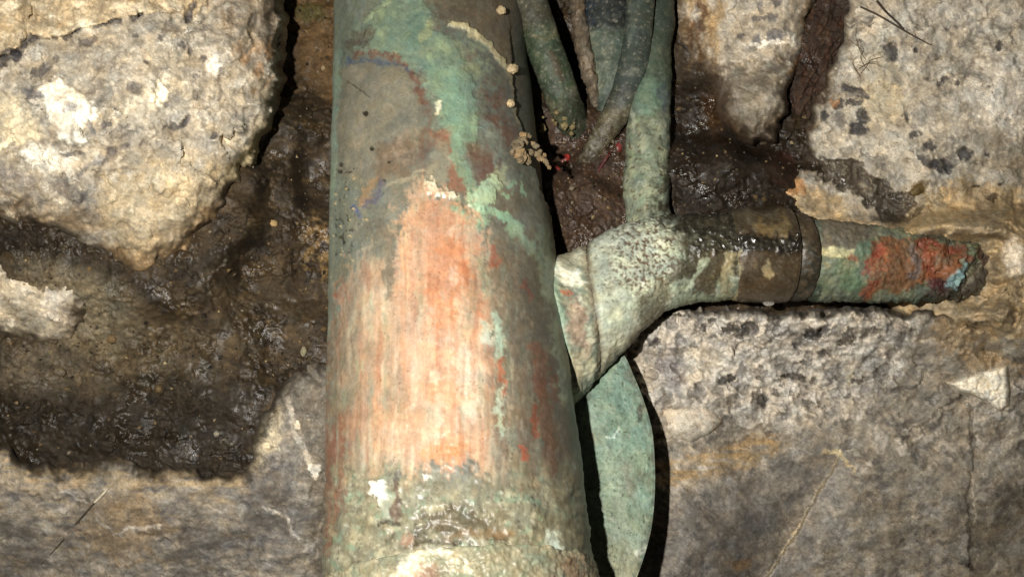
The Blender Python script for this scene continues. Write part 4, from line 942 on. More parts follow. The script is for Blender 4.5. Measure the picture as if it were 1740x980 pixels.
def paint_elbow(P, V):
    X, Y = P.X, P.Y
    s, t = axis_s(V)
    blot = P.n(20, 24, 911, 5)
    P.wet[:] = .3
    mottles(P, 913, [(S(178, 190, 156), -.1, .3, .9), (S(150, 166, 140), .0, .35, .6), (S(206, 206, 176), .05, .4, .8), (S(160, 156, 128), .2, .5, .5)], 50, 40)
    # bluish grey top, brown pin-pricks in the middle
    P.put(P.poly([(990, 405), (1040, 378), (1090, 355), (1100, 385), (1060, 410), (1010, 440)], 14), S(158, 166, 150), .75)
    P.put(sm(1180, 1120, X), S(190, 192, 172), .35)
    sp = P.ell(1095, 430, 62, 66, 0, .4) * np.maximum(sm(.16, .26, P.n(6.5, 6.5, 921, 2)), sm(.25, .35, P.n(10, 10, 922, 2))); P.put(sp, S(84, 60, 44), .95); P.h -= .0004 * sp
    sp = P.ell(1085, 440, 90, 90, 0, .4) * sm(.3, .42, P.n(6, 6, 923, 2)); P.put(sp, S(70, 62, 46), .8)
    P.put(P.ell(1066, 398, 5, 4, 0, .3), S(40, 38, 34), .9)
    # brown band along the lower edge
    P.put(P.line([(985, 672), (1050, 606), (1110, 548), (1140, 524)], 10, 7), S(120, 106, 82), .75)
    P.put(P.poly([(1090, 510), (1110, 490), (1160, 440), (1170, 440), (1150, 480), (1120, 530), (1085, 560)], 8), S(90, 80, 56), .75)
    P.put(P.poly([(1000, 600), (1080, 540), (1090, 560), (1000, 650)], 14), S(188, 186, 158), .6)
    # dark wet flank running to the coupling, pale drips
    wt = P.poly([(1150, 360), (1260, 350), (1260, 470), (1235, 480), (1205, 500), (1180, 498), (1176, 470), (1150, 470), (1165, 440), (1160, 400)], 6)
    P.put(wt, S(66, 58, 40), .92, wet=.85); P.put(P.poly([(1110, 340), (1200, 335), (1250, 360), (1240, 400), (1160, 398), (1130, 380)], 8) * sm(-.35, .05, blot), S(52, 48, 36), .92, wet=.8)
    bl = P.poly([(1105, 345), (1150, 335), (1262, 340), (1262, 432), (1215, 430), (1180, 425), (1160, 400), (1125, 385)], 8) * sm(-.25, .1, P.n(13, 11, 925, 4)); P.put(bl, S(40, 37, 28), .92, wet=.95); P.h += .0005 * bl * (.5 + P.n(8, 8, 927, 3))
    P.put(P.poly([(1190, 440), (1212, 420), (1225, 440), (1222, 490), (1200, 502), (1178, 496)], 5), S(96, 84, 60), .8, wet=.9)
    P.put(P.line([(1196, 440), (1184, 465), (1166, 490)], 5, 3), S(176, 186, 154), .85, wet=.4); P.put(P.poly([(1228, 428), (1246, 430), (1250, 470), (1250, 530), (1215, 530), (1228, 490), (1226, 460)], 4), S(172, 160, 118), .85, wet=.4)
    P.put(P.poly([(1130, 520), (1160, 505), (1260, 505), (1260, 540), (1130, 545)], 6), S(148, 160, 126), .75, wet=.4)
    P.h += .0005 * blot + .00025 * P.n(7, 7, 931, 3)
    P.c *= (1 + .30 * sm(1180, 1120, X))[:, None]
    P.put(sm(GRV + .0018, GRV, s + .0006 * blot), S(104, 86, 64), .8); P.h -= .0005 * sm(GRV + .0018, GRV, s)
    P.mul(1 + .16 * P.n(8, 8, 933, 4))
pipe_part('saddle', EP, ER, paint_saddle, asm, nth=300, step=.00028, mask=lambda V: axis_s(V)[0] < GRV + .0003)
pipe_part('elbow', EP, ER, paint_elbow, asm, nth=300, step=.00028, mask=lambda V: axis_s(V)[0] > GRV - .0003)

# ---- riser going up from the elbow
def paint_riser(P, V):
    P.wet[:] = .3
    mottles(P, 941, [(S(164, 172, 138), -.1, .3, .9), (S(130, 150, 118), .0, .35, .7), (S(180, 180, 150), .1, .4, .6)], 26, 34)
    P.put(sm(215, 130, P.Y + 20 * P.w[0]), S(62, 78, 62), .85); P.put(sm(100, 40, P.Y), S(48, 58, 50), .7)
    P.put(P.ell(1100, 160, 34, 26, 0, .6), S(112, 146, 122), .6); P.put(P.ell(1130, 165, 10, 26), S(70, 80, 90), .6); P.put(P.line([(1068, 185), (1076, 215)], 5, 4), S(196, 206, 180), .7)
    sp = sm(.22, .36, P.n(8, 8, 943, 3)) * sm(180, 240, P.Y); P.put(sp, S(92, 78, 52), .85); P.h -= .0003 * sp
    P.put(P.poly([(1112, 340), (1125, 280), (1150, 270), (1150, 400), (1105, 400)], 8) * sm(-.2, .15, P.w[2]), S(58, 52, 36), .9, wet=.7)
    P.h += .0010 * P.n(50, 60, 945, 2) + .00025 * P.n(9, 9, 947, 4); P.mul(1 + .2 * P.n(8, 8, 949, 4))
pipe_part('riser', bp([(1122, -90, .245), (1119, 0, .242), (1114, 90, .238), (1106, 170, .234), (1101, 230, .2295), (1099, 300, .224), (1100, 370, .219), (1102, 420, .216)]), np.array([26, 27, 30, 35, 37, 37, 37, 40]) * .229 / FPX, paint_riser, asm, nth=140, step=.0003)

# ---- coupling with its rim
def paint_coup(P, V):
    X, Y = P.X, P.Y
    P.wet[:] = .85
    blot = P.n(16, 20, 951, 4)
    mottles(P, 953, [(S(96, 78, 54), -.1, .4, .7), (S(70, 58, 42), .1, .4, .6)], 40, 40)
    P.put(sm(405, 375, Y + 10 * blot), S(70, 60, 42), .9); P.put(sm(400, 408, Y + 8 * blot) * sm(432, 420, Y + 12 * blot), S(44, 40, 32), .92, wet=.9)
    bl = sm(385, 400, Y + 14 * blot) * sm(440, 424, Y + 14 * blot) * sm(-.3, .05, P.n(12, 10, 957, 4)); P.put(bl, S(34, 31, 24), .95, wet=1); P.h += .0006 * bl * (.4 + P.n(8, 8, 959, 3))
    P.put(P.poly([(1280, 385), (1300, 370), (1330, 360), (1345, 380), (1335, 405), (1300, 402)], 7) * sm(-.2, .1, blot), S(134, 112, 68), .7, wet=.4)
    P.put(P.poly([(1244, 424), (1256, 428), (1258, 470), (1256, 530), (1240, 530)], 4), S(170, 158, 116), .85, wet=.4)
    P.put(P.ell(1306, 460, 7, 18, 10, .35), S(176, 156, 112), .9, wet=.5); P.put(P.ell(1284, 450, 4, 9), S(130, 110, 80), .6)
    P.h += .0002 * blot; P.mul(1 + .14 * P.n(8, 8, 955, 4))
pipe_part('coupling', bp([(1236, 433, .2145), (1250, 433, .2145), (1290, 433, .2148), (1326, 433, .2150), (1336, 433, .2150), (1340, 433, .2150)]), np.array([71, 79, 82, 82, 79, 66]) * K, paint_coup, asm, nth=240, step=.0002, base=(80, 66, 46))
def paint_rim(P, V):
    P.wet[:] = .6
    P.put(sm(-.2, .3, P.n(14, 14, 961, 4)), S(60, 50, 34), .8); P.put(sm(390, 440, P.Y) * sm(-.2, .2, P.n(10, 12, 963)), S(40, 42, 34), .8)
    P.h += .0003 * P.n(10, 10, 965, 3)
pipe_part('coupling_rim', bp([(1336, 437, .2152), (1342, 437, .2152), (1352, 437, .2153), (1362, 437, .2155), (1368, 437, .2155)]), np.array([68, 74, 76, 74, 66]) * K, paint_rim, asm, nth=200, step=.0002, base=(80, 66, 46))

# ---- corroded stub running into the rock
def paint_stub(P, V):
    X, Y = P.X, P.Y
    blot = P.n(18, 20, 971, 5); b2 = P.n(9, 10, 973, 4)
    P.wet[:] = .35
    mottles(P, 975, [(S(150, 154, 118), -.1, .3, .8), (S(112, 128, 92), .0, .35, .8), (S(176, 168, 124), .1, .4, .6)], 34, 34)
    P.put(P.poly([(1360, 350), (1450, 355), (1490, 400), (1480, 420), (1420, 422), (1385, 414), (1372, 400)], 6), S(124, 112, 94), .9); P.put(P.poly([(1372, 355), (1395, 360), (1400, 405), (1380, 408), (1370, 385)], 6), S(116, 132, 112), .75)
    P.put(P.line([(1372, 402), (1390, 424), (1420, 430), (1450, 428)], 8, 4), S(210, 202, 150, .85), .9); P.put(P.line([(1378, 410), (1384, 440), (1370, 470)], 7, 4), S(180, 172, 116), .8)
    P.put(P.poly([(1335, 405), (1370, 408), (1370, 440), (1360, 470), (1340, 480)], 5), S(46, 48, 38), .92, wet=.5)
    P.put(P.poly([(1330, 480), (1360, 474), (1388, 478), (1396, 500), (1384, 518), (1335, 525)], 5), DGREEN, .95, wet=.4)
    P.put(P.poly([(1460, 412), (1490, 410), (1495, 430), (1475, 445), (1455, 430)], 6), S(104, 132, 104), .8); P.put(P.poly([(1420, 455), (1465, 460), (1470, 500), (1430, 490)], 12), S(100, 132, 96), .7)
    # rust brown length
    rs = P.poly([(1478, 420), (1500, 408), (1560, 410), (1620, 415), (1640, 440), (1610, 475), (1560, 490), (1500, 500), (1470, 515), (1462, 500), (1480, 470)], 7)
    P.put(rs, S(140, 96, 60), .95); P.put(rs * sm(.0, .35, blot), S(176, 102, 56), .8); P.put(rs * sm(.1, .35, b2), S(112, 74, 56), .7)
    for pts, wd, c in (([(1472, 462), (1482, 440), (1496, 425)], 7, (170, 64, 44)), ([(1448, 438), (1456, 440)], 6, (164, 72, 50)), ([(1468, 500), (1490, 480)], 10, (156, 72, 46)), ([(1570, 415), (1592, 412)], 9, (160, 62, 40)), ([(1612, 420), (1632, 422)], 10, (166, 66, 38)), ([(1572, 425), (1580, 460), (1590, 480)], 10, (170, 80, 48)), ([(1600, 455), (1612, 465)], 14, (176, 104, 58)), ([(1640, 442), (1648, 446)], 7, (150, 66, 46))):
        P.put(P.line(pts, wd * .8, 4, .8, 1.2), S(*c), .62)
    P.put(P.line([(1550, 420), (1562, 450), (1550, 470)], 8, 5), S(132, 122, 118), .7); P.put(P.line([(1525, 430), (1530, 480)], 8, 5), S(120, 84, 48), .7)
    # blue-green flake, dark twisted end
    P.put(P.poly([(1590, 480), (1640, 470), (1700, 420), (1720, 520), (1600, 530), (1560, 520)], 8), S(78, 66, 58), .9); P.put(P.line([(1582, 482), (1610, 482), (1600, 490)], 8, 4), S(88, 40, 50), .8)
    fl = P.poly([(1606, 486), (1620, 462), (1640, 450), (1648, 456), (1636, 472), (1618, 490)], 4, .5); P.put(fl, S(136, 176, 180, .85), .95); P.h += .0006 * fl
    P.put(P.line([(1655, 440), (1640, 470), (1620, 495), (1600, 512)], 4, 3), S(44, 50, 44), .85); P.put(P.line([(1672, 452), (1655, 468), (1640, 490), (1622, 510)], 2, 1.5), S(150, 142, 120), .8)
    P.put(P.poly([(1655, 425), (1690, 410), (1700, 445), (1670, 450)], 6), S(84, 54, 46), .9); P.put(P.poly([(1580, 390), (1660, 395), (1660, 412), (1590, 405)], 6), S(84, 82, 70), .85)
    P.put(P.line([(1460, 520), (1540, 516), (1640, 512)], 6, 5), S(60, 70, 58), .7)
    bx = sm(1480, 1620, X); P.h += (.0006 + .0014 * bx) * P.n(30, 34, 981, 4) + .0004 * P.n(9, 9, 983, 3) - .0008 * sm(.2, .45, b2) * bx
    P.mul(1 + .18 * P.n(8, 8, 985, 4))
pipe_part('pipe_stub', bp([(1345, 440, .2155), (1400, 443, .216), (1460, 447, .217), (1520, 452, .218), (1580, 456, .219), (1635, 457, .2215), (1690, 452, .2265), (1760, 446, .237)]), np.array([70, 71, 68, 64, 60, 54, 44, 36]) * K, paint_stub, asm, nth=240, step=.00028)

# ------------------------------------------------------------------ green round plate behind the pipe
def plate():
    # a dished round plate seen nearly face on, its left half behind the large pipe
    out = [(1060, 602), (1078, 640), (1094, 680), (1107, 725), (1112, 770), (1113, 830), (1108, 890), (1096, 940), (1080, 985), (1050, 1050), (990, 1100), (930, 1100), (880, 1040), (850, 940), (840, 820), (860, 700), (910, 610), (990, 575), (1035, 580)]
    o2 = np.array(out, float); k = 22
    n = len(o2); idx = np.linspace(0, n, 320, endpoint=False); i0 = np.floor(idx).astype(int); f = (idx - i0)[:, None]
    g = lambda a: o2[a % n]
    p0, p1, p2, p3 = g(i0 - 1), g(i0), g(i0 + 1), g(i0 + 2)
    ring = .5 * (2 * p1 + (p2 - p0) * f + (2 * p0 - 5 * p1 + 4 * p2 - p3) * f ** 2 + (3 * p1 - p0 - 3 * p2 + p3) * f ** 3)
    c = np.array([980, 840.])
    rs = np.sqrt(np.linspace(.0004, 1, 110))
    G = c + (ring - c)[None] * rs[:, None, None]
    X, Y = G[..., 0].ravel(), G[..., 1].ravel(); R = np.repeat(rs, 320)
    P = Paint(X, Y, S(118, 148, 122))
    P.wet[:] = .2
    mottles(P, 1001, [(S(104, 136, 112), -.1, .3, .8), (S(136, 160, 130), .1, .4, .6), (S(134, 132, 100), .25, .5, .6)], 60, 70)
    P.put(sm(850, 960, Y + 30 * P.w[0]), S(138, 138, 108), .75); P.put(P.ell(1030, 870, 40, 50, 0, .8), S(124, 138, 108), .5)
    P.put(P.line([(1092, 690), (1088, 714)], 4, 2), S(34, 38, 30), .8); P.put(sm(.3, .42, P.n(9, 9, 1003, 3)), S(52, 66, 50), .7)
    P.put(P.poly([(1050, 780), (1075, 790), (1080, 850), (1060, 830)], 10), S(128, 116, 96), .5); P.put(P.line([(1030, 740), (1045, 742), (1050, 725)], 2, 1.5), S(190, 206, 182), .8)
    P.put(sm(.93, .985, R) * sm(-.3, .2, P.w[2]), S(60, 84, 70), .8); P.put(P.line([(1085, 940), (1098, 930)], 5, 4), S(210, 210, 180), .6)
    P.put(sm(.86, .97, R + .05 * P.e2) * sm(-.3, .3, P.e1), S(92, 92, 70), .6); P.put(sm(.15, .45, P.n(26, 60, 1009, 5)), S(96, 100, 78), .55); P.put(P.line([(1000, 700), (1040, 800), (1060, 900)], 10, 10, 2, 2), S(150, 166, 140), .4)
    d = .2110 + .0010 * R ** 2 - .0325 * (Y - 600) / 500 + .0004 * P.n(40, 40, 1005, 4) - .0005 * sm(.95, 1, R) - .00025 * P.n(9, 9, 1007, 3)
    V = at(X, Y, d); nr = 110
    j = np.arange(320); last = (nr - 1) * 320
    rim = V[last:] + (cam2w([0, 1, 0]) - CAM) * .0018; inn = V[last:] + (V[:320].mean(0) - V[last:]) * .3 + (cam2w([0, 1, 0]) - CAM) * .003
    b = len(V); V = np.vstack([V, rim, inn])
    F = np.vstack([gridfaces(nr, 320, True), np.stack([last + j, last + (j + 1) % 320, b + (j + 1) % 320, b + j], -1), np.stack([b + j, b + (j + 1) % 320, b + 320 + (j + 1) % 320, b + 320 + j], -1)])
    ext = lambda a: np.concatenate([a, a[last:] * .6, a[last:] * .6])
    P.weather(3, .6); P.mute(.75, 1.12)
    o = mesh_obj('round_plate', V, F, M_CRUST, None, ext(P.c), ext(P.wet), ext(P.met))
    tag(o, 'green verdigris round metal plate standing behind the large pipe', 'plate')
plate()

# ------------------------------------------------------------------ thin pipes, upper right of the large pipe
def paint_gp(P, V):
    P.wet[:] = .35
    mottles(P, 1101, [(S(86, 110, 78), -.1, .3, .8), (S(66, 84, 64), 0, .35, .7), (S(120, 126, 96), .15, .45, .6)], 24, 36)
    P.put(sm(62, 36, P.Y + .3 * (P.X - 900) + 8 * P.w[2]), S(108, 104, 84), .9); P.put(P.line([(905, 62), (925, 68), (945, 58)], 5, 4), S(140, 136, 92), .7)
    P.put(P.line([(935, 90), (950, 130)], 6, 5), S(124, 96, 70), .6); P.put(P.poly([(925, 160), (950, 180), (960, 215), (930, 215)], 8), S(146, 146, 110), .8); P.put(P.poly([(960, 150), (995, 150), (990, 210), (965, 205)], 8), S(60, 78, 52), .7)
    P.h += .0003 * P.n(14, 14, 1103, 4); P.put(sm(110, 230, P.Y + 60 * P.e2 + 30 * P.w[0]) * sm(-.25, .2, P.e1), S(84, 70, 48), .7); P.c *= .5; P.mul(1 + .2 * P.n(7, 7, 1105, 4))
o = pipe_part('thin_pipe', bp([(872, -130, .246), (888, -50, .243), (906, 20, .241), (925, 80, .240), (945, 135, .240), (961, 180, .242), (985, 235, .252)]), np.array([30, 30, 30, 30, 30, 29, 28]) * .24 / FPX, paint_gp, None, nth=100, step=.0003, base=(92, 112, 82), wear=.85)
tag(o, 'thin green pipe leaning against the large pipe, greyish at the top', 'pipe', 'thin pipes')

def paint_bp(P, V):
    P.wet[:] = .3
    mottles(P, 1111, [(S(110, 134, 116), -.1, .3, .8), (S(144, 160, 134), .05, .35, .8), (S(84, 104, 94), .1, .4, .6)], 22, 30)
    P.put(sm(64, 40, P.Y + 10 * P.w[2]), S(46, 50, 54), .85); P.put(P.line([(1000, -40), (1003, 40)], 6, 6), S(56, 74, 98), .6); P.put(P.line([(1005, 60), (1008, 110), (1020, 160)], 5, 4), S(170, 184, 156), .6)
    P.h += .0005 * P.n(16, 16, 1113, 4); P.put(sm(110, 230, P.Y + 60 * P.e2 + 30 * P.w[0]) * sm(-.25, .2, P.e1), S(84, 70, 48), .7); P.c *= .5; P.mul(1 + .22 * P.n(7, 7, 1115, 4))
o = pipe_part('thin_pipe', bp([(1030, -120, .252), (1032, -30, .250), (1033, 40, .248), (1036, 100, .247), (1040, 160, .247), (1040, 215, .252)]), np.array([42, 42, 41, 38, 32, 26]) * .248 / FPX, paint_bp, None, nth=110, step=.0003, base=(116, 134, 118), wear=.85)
tag(o, 'thin pipe with blue top and pale green crust behind the bent tube', 'pipe', 'thin pipes')

def paint_bt(P, V):
    P.wet[:] = .4
    mottles(P, 1121, [(S(86, 102, 90), -.1, .3, .7), (S(70, 84, 76), .1, .4, .6)], 24, 60)
    P.put(P.line([(1078, 10), (1074, 60)], 7, 6), S(120, 134, 118), .6)
    P.put(sm(165, 205, P.Y + 8 * P.w[2]), S(132, 122, 88), .9); P.put(P.ell(1040, 200, 16, 12), S(120, 116, 76), .6); P.put(sm(235, 275, P.Y), S(104, 88, 62), .8)
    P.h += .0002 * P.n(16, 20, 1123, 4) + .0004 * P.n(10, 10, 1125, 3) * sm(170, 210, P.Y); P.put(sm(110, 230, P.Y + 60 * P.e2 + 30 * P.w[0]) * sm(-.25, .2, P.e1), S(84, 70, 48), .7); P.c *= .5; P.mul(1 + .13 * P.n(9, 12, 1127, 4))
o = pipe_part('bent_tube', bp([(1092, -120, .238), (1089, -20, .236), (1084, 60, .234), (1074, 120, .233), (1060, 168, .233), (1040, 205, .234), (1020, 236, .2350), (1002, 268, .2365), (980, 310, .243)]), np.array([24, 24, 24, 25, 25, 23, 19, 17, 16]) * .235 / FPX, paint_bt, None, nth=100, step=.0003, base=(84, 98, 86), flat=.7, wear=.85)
tag(o, 'smooth grey green tube bending down into the mud with brown tapered end', 'pipe')

# pale stone sliver wedged between the green pipe and the bent tube
def sliver():
    def pt(P, V):
        mottles(P, 1131, [(S(120, 104, 82), -.1, .3, .8), (S(170, 150, 126), .05, .35, .8), (S(70, 58, 44), .1, .4, .7)], 14, 20)
        P.put(P.ell(1000, 104, 6, 16), S(180, 166, 144), .6); P.c *= .7; P.h += .0009 * P.n(12, 14, 1133, 4); P.mul(1 + .3 * P.n(6, 6, 1135, 3))
    o = pipe_part('stone_sliver', bp([(974, -110, .252), (980, -20, .249), (985, 40, .246), (993, 90, .244), (1004, 140, .244), (1014, 180, .247)]), np.array([13, 14, 13, 14, 12, 6]) * .246 / FPX, pt, None, mat=M_ROCK, nth=60, step=.0004, base=(128, 112, 90), flat=1.4)
    tag(o, 'rough brown stone sliver wedged upright between the green pipe and blue topped pipe', 'stone')
sliver()

# ------------------------------------------------------------------ small things
def crumb_mesh(name, x, y, d, r, c, seed):
    return lump(name, x, y, d, r, r * .9, r * .85, c, None, None, seed * 37 % 180, seed, .05, .9, nth=7, flat=True)


def lump(name, x, y, d, rx, ry, rz, c, label, cat, rot=0, seed=0, wet=.2, rough=.22, mat=M_ROCK, group=None, nth=26, cvar=None, flat=False):
    th = np.linspace(0, 2 * np.pi, nth * 2, endpoint=False); ph = np.linspace(.03, np.pi - .03, nth)
    T, Q = np.meshgrid(th, ph); n = np.stack([np.cos(T) * np.sin(Q), np.sin(T) * np.sin(Q), np.cos(Q)], -1).reshape(-1, 3)
    r = 1 + rough * fbm(n[:, 0] * 1.5 + seed * 3.1 + n[:, 2], n[:, 1] * 1.5 - seed + n[:, 2] * .7, seed, 4)
    if d is None: d = face(x, y) - rz * .3 * .22 / FPX
    k = d / FPX; v = n * r[:, None] * np.array([rx * k, rz * k, ry * k])
    a = math.radians(-rot); v[:, [0, 2]] = np.stack([v[:, 0] * math.cos(a) - v[:, 2] * math.sin(a), v[:, 0] * math.sin(a) + v[:, 2] * math.cos(a)], -1)
    C0 = at(x, y, d); ctr = C0
    V = cam2w(v) - CAM
    cc = np.tile(S(*c), (len(V), 1)) * (1 + .3 * fbm(n[:, 0] * 3 + seed, n[:, 1] * 3 + n[:, 2], seed + 3, 4))[:, None]
    if cvar is not None: cc += (S(*cvar) - cc) * sm(0, .3, fbm(n[:, 0] * 2 + seed, n[:, 2] * 2, seed + 8, 4))[:, None]
    V = V + ctr
    o = mesh_obj(name, V, gridfaces(nth, nth * 2, True), mat, None, cc, np.full(len(V), wet), np.zeros(len(V)), smooth=not flat)
    tag(o, label, cat, group); return o


def strand(name, pts, wd, c, label, cat, mat=None, group=None, rough=.8):
    V, N, nr, nc = tube([at(*p) for p in pts], np.asarray(wd) * .22 / FPX, 10, .0006)
    o = mesh_obj(name, V, gridfaces(nr, nc, True), mat or plain(name + '_fibre', tuple(S(*c)), rough)); tag(o, label, cat, group); return o


# dark wet root down the cleft at upper right
def paint_root(P, V):
    P.wet[:] = .75
    mottles(P, 1201, [(S(58, 38, 26), -.2, .3, .85), (S(92, 58, 36), .05, .35, .55), (S(32, 24, 18), .05, .4, .75)], 16, 40)
    fib = fbm((P.X * .9 + P.Y * .5) / 6, (P.Y * .9 - P.X * .5) / 60, 1203, 4)
    P.put(sm(.15, .45, fib), S(92, 66, 44), .4); P.h += .0007 * fib + .0030 * P.n(34, 40, 1205, 5) + .0008 * P.n(8, 8, 1207, 3); P.mul(1 + .3 * P.n(7, 7, 1209, 3))
M_ROOT = make_surface('wet_root', grain=.9, bump_dry=.8, bump_wet=.8, rough_wet=.2, speck=.1, wet_lo=.2, pool_at=.5, spark=1.0)
o = pipe_part('root', bp([(1470, -130, .236), (1438, -30, .236), (1412, 40, .236), (1392, 100, .2375), (1360, 150, .238), (1346, 200, .240), (1326, 250, .240), (1300, 310, .246)]), np.array([40, 42, 38, 40, 38, 44, 46, 34]) * .233 / FPX, paint_root, None, mat=M_ROOT, wear=0, nth=140, step=.0003, base=(64, 48, 34), flat=.38)
tag(o, 'thick dark brown wet root running down the cleft at upper right', 'root')

def paint_quartz(P, sd):
    mottles(P, 1301, [(S(240, 232, 212, .95), -.2, .3, .8), (S(226, 206, 160), .1, .4, .6)], 24, 24)
    f1, f2, idd = worley(P.X / 16, P.Y / 20, 21); P.h += .0012 * RV[idd, 2] * sm(0, .15, f2 - f1) + .0004 * P.n(8, 8, 1303, 3)
    P.put(sm(.06, .0, f2 - f1), S(196, 180, 146), .6)
rock('quartz_stone', [(1610, 652), (1640, 637), (1680, 627), (1712, 620), (1718, 650), (1716, 690), (1700, 700), (1686, 690), (1674, 680), (1655, 672), (1628, 666)], lambda X, Y: face(1665, 650) - .0035 + 0 * X, paint_quartz, 'white angular quartz stone set in the grey rock at far right', roll=9, rollh=.004, edge=.25, rough=.2, seed=5, cat='stone', base=(240, 234, 216), drop=.012)
def paint_pale(P, sd):
    mottles(P, 1311, [(S(216, 206, 188), -.2, .3, .9), (S(186, 172, 150), .05, .4, .6)], 30, 24)
    P.put(P.ell(1200, 700, 26, 10, 10, .6), S(204, 180, 156), .5); P.put(sm(.25, .4, P.n(6, 6, 1313, 3)), S(130, 118, 100), .5); P.mul(1 + .15 * P.n(8, 8, 1315, 3))
rock('pale_stone', [(1122, 704), (1132, 688), (1160, 682), (1196, 684), (1214, 698), (1226, 716), (1206, 736), (1176, 752), (1146, 748), (1130, 734)], lambda X, Y: face(1175, 716) - .0030 + 0 * X, paint_pale, 'smooth pale oval stone in grey rock right of the green plate', roll=34, rollh=.005, edge=.3, rough=.25, seed=9, cat='stone', base=(206, 196, 178), drop=.012)
lump('pebble', 190, 576, None, 8.4, 7.7, 6.3, (117, 92, 59), 'round tan pebble in the dark mud at left', 'pebble', 0, 11, .6, .15)
lump('pebble', 100, 632, None, 11.9, 8.4, 6.3, (96, 84, 63), 'larger brown pebble in mud near the left edge', 'pebble', 10, 13, .5, .2)
lump('pebble', 133, 646, None, 7.0, 8.4, 5.6, (104, 90, 68), 'small oval brown pebble beside the larger pebble in mud', 'pebble', -20, 17, .5, .2)
lump('pebble', 270, 660, None, 6.3, 7.0, 5.6, (93, 76, 46), 'dull brown pebble in the middle of the dark mud', 'pebble', 0, 19, .6, .2)
lump('pebble', 516, 597, None, 4.9, 8.4, 4.2, (156, 145, 113), 'tiny cream pebble beside the pipe in the mud', 'pebble', 0, 23, .2, .2)
lump('pebble', 464, 379, None, 7.7, 5.6, 4.9, (160, 137, 96), 'cream crumb on the dark soil left of the pipe', 'pebble', 10, 29, .2, .35)
lump('pebble', 368, 737, None, 4.9, 4.2, 3.5, (148, 140, 117), 'small pale wet pebble low in the dark mud', 'pebble', 10, 37, .6, .2)
lump('pebble', 549, 116, None, 3.5, 4.2, 2.8, (166, 145, 109), 'tiny tan grain on brown soil left of the pipe top', 'pebble', 10, 41, .2, .3)
lump('amber_pebble', 1562, 320, None, 17, 8, 6, (100, 82, 46), 'olive amber pebble at the end of the dark wet channel', 'pebble', -38, 43, .8, .2)
lump('red_chip', 961, 271, None, 7, 10, 3, (140, 40, 30), 'bright red chip in brown mud beside the crumb cluster', 'chip', 30, 47, .7, .35)
lump('red_chip', 944, 285, None, 10, 4, 3, (120, 34, 26), 'dark red sliver under the bright red chip in mud', 'chip', 30, 53, .7, .3)
lump('red_streak', 1022, 282, None, 3, 28, 2, (84, 34, 26), 'long dark red streak in the mud by the riser', 'chip', 32, 59, .8, .4)
lump('red_chip', 1052, 250, None, 5, 9, 3, (110, 34, 28), 'small red chip beside the pale green riser', 'chip', 10, 61, .7, .4)


for k, (x, y, rr, lb) in enumerate(((852, 18, 8, 'tan crumb of soil near the top of the large pipe'), (871, 117, 9, 'tan crumb at the end of the pale solder seam'), (868, 176, 7, 'tan crumb on the raised edge of the pipe skin'))):
    lump('soil_crumb', x, y, on_pipe(x, y, .001), rr, rr * .9, rr * .8, (176, 156, 120), lb, 'crumb', 20 * k, 71 + k, .05, .45, group='crumbs on the pipe')


def crumb_cluster():
    e = empty('crumb_cluster', at(895, 275, .225)); tag(e, 'branching tan crumb cluster clinging to the right side of the pipe', 'crumb')
    random.seed(5); g = []
    chain = [(884, 262, 12), (878, 248, 10), (890, 240, 9), (888, 228, 8), (897, 232, 6), (884, 274, 8), (895, 268, 8), (903, 258, 8), (910, 250, 7), (905, 246, 6), (916, 256, 5), (912, 262, 6), (919, 268, 6), (925, 272, 6), (930, 280, 5), (935, 285, 4), (873, 258, 6), (899, 275, 5), (926, 264, 4)]
    for i, (x, y, r) in enumerate(chain):
        d = on_pipe(min(x, 905), y, .0022) - .0003 - .00002 * max(0, x - 905)
        o = crumb_mesh('crumb', x + random.uniform(-2, 2), y + random.uniform(-2, 2), d, r * random.uniform(.72, 1.05), (122, 108, 84) if i % 3 else (140, 118, 86), 90 + i); adopt(o, e)
crumb_cluster()


def crumbs_mass(name, spots, c, label):
    e = empty(name, at(*spots[0][:3])); tag(e, label, 'crumb')
    for i, (x, y, d, r) in enumerate(spots):
        o = crumb_mesh('crumb', x + 6 * math.sin(i * 2.3), y + 5 * math.cos(i * 3.1), d, r * (.45 + .3 * (i % 3)), c, 130 + i); adopt(o, e)
crumbs_mass('crumb_trail', [(944, 205, .2395, 7), (955, 206, .2395, 6), (965, 209, .240, 6), (972, 214, .240, 5), (970, 222, .241, 5), (978, 221, .241, 5), (934, 200, .240, 6), (948, 196, .2385, 5), (922, 214, .2405, 8), (917, 204, .2405, 5)], (128, 114, 80), 'tan crumbs gathered at the foot of the thin green pipe')

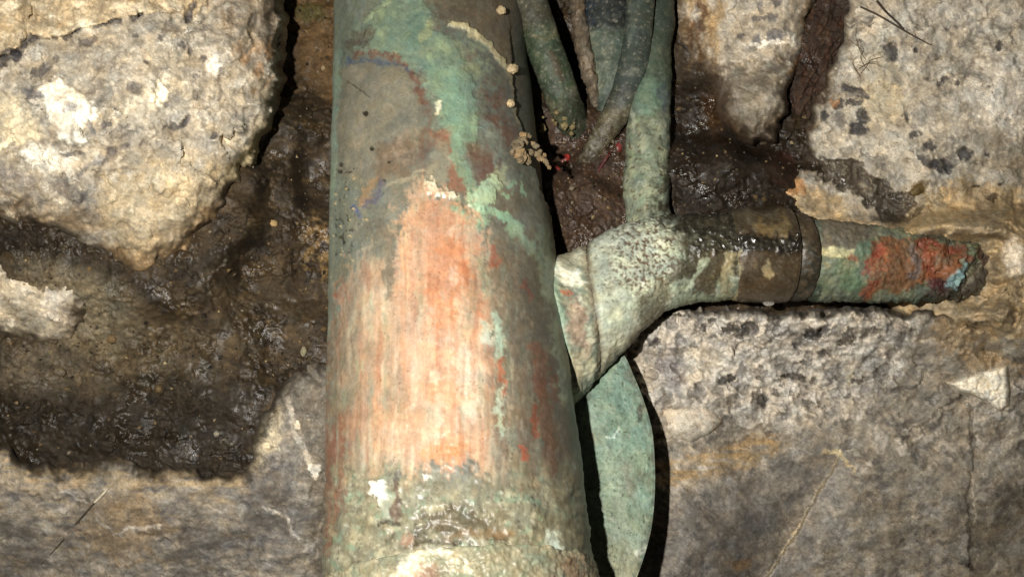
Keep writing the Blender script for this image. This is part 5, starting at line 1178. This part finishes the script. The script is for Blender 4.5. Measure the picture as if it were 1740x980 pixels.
# rootlets, twig
strand('rootlet', [(1462, 12, .2235), (1490, 25, .2215), (1516, 40, .2205), (1546, 58, .2200), (1580, 76, .2198)], [1.6, 1.6, 1.5, 1.3, .8], (70, 56, 42), 'thin dark rootlet hanging diagonally across the speckled rock', 'rootlet', group='rootlets')
strand('rootlet', [(1490, 2, .222), (1505, 20, .2205), (1524, 38, .2200), (1534, 50, .2198)], [1.8, 1.8, 1.5, .8], (60, 48, 36), 'short dark rootlet crossing the long one at the top right', 'rootlet', group='rootlets')
M_HAIR = plain('hair_root_fibre', tuple(S(120, 102, 74)), .8)
e = empty('hair_roots', at(1470, 110, .221)); tag(e, 'tuft of fine hair roots on the pale rock below the rootlets', 'rootlet')
random.seed(9)
for i in range(8):
    x0 = 1462 + random.uniform(-6, 22); y0 = 130 - random.uniform(0, 46); a = random.uniform(-2.4, .3); L = random.uniform(20, 50)
    pts = [(x0 + L * q * math.cos(a + q * random.uniform(-.4, .6)), y0 + L * q * math.sin(a + q * .4), .0) for q in (0, .35, .7, 1)]
    V, N, nr, nc = tube([at(p[0], p[1], face(p[0], p[1]) - .0006) for p in pts], np.array([.5, .5, .45, .3]) * .22 / FPX, 6, .0008)
    adopt(mesh_obj('hair_root', V, gridfaces(nr, nc, True), M_HAIR), e)
e = empty('twig', at(90, 945, .213)); tag(e, 'thin straight twig with a pale tip lying on the lower left rock', 'twig')
for nm, pts, wd, c in (('stem', [(70, 958, .2165), (100, 925, .2145), (130, 888, .2135), (162, 852, .2125)], [1.2, 1.8, 2.2, 2.0], (84, 74, 58)), ('tip', [(161, 853, .2125), (172, 842, .2122), (184, 829, .2120)], [2.4, 3.6, 1.2], (216, 204, 176))):
    V, N, nr, nc = tube([at(p[0], p[1], face(p[0], p[1]) - .0004) for p in pts], np.array(wd) * .72 * .213 / FPX, 10, .0005)
    adopt(mesh_obj(nm, V, gridfaces(nr, nc, True), plain('twig_' + nm, tuple(S(*c)), .8)), e)


# loose grit in the wet soil
def grit():
    r = np.random.RandomState(3); Vs = []; Fs = []; Cs = []; n0 = 0
    base = np.array([(1, 0, 0), (-1, 0, 0), (0, 1, 0), (0, -1, 0), (0, 0, 1), (0, 0, -1)], float)
    fc = np.array([(0, 2, 4), (2, 1, 4), (1, 3, 4), (3, 0, 4), (2, 0, 5), (1, 2, 5), (3, 1, 5), (0, 3, 5)])
    areas = [((380, 560, -20, 640), 420), ((0, 470, 390, 790), 420), ((930, 1070, 200, 410), 200), ((1140, 1400, 110, 350), 260)]
    pal = [(112, 92, 62), (84, 72, 52), (150, 132, 96), (60, 50, 38), (120, 110, 92), (44, 38, 30)]
    bx, by, bd, _ = SURF[0]
    for (x0, x1, y0, y1), n in areas:
        for k in range(n):
            x = r.uniform(x0, x1); y = r.uniform(y0, y1); d = bd[np.searchsorted(by, y), np.searchsorted(bx, x)]
            if face(x, y) < d - .0004: continue
            q = r.gamma(2.0, .9) + .8; q = min(q, 6.5) * d / FPX
            A = np.linalg.qr(r.randn(3, 3))[0]
            v = (base * (q * r.uniform(.55, 1.1, (6, 1)))) @ A + at(x, y, d - .2 * q)
            Vs.append(v); Fs.append(fc + n0); n0 += 6
            c = S(*pal[r.choice(6, p=[.2, .22, .08, .25, .1, .15])]) * r.uniform(.7, 1.2); Cs.append(np.tile(c, (6, 1)))
    V = np.vstack(Vs)
    o = mesh_obj('grit', V, np.vstack(Fs), M_MUD, None, np.vstack(Cs), np.full(len(V), .35), smooth=False)
    tag(o, 'fine angular grit scattered over the dark wet soil', 'grit', None, 'stuff')
grit()


# drop of water hanging under the coupling
def water_drop():
    m, nt, nd, lk = nodes('water')
    out = nd('ShaderNodeOutputMaterial'); bs = nd('ShaderNodeBsdfPrincipled'); lk(bs.outputs[0], out.inputs[0])
    bs.inputs['Base Color'].default_value = (.9, .86, .78, 1); bs.inputs['Roughness'].default_value = .02; bs.inputs['IOR'].default_value = 1.33; bs.inputs['Transmission Weight'].default_value = .85
    o = lump('water_drop', 1306, 514, .2130, 10, 6, 8, (200, 190, 170), 'small hanging water drop under the wet brown coupling', 'drop', 0, 3, 1, .04, mat=m)
water_drop()
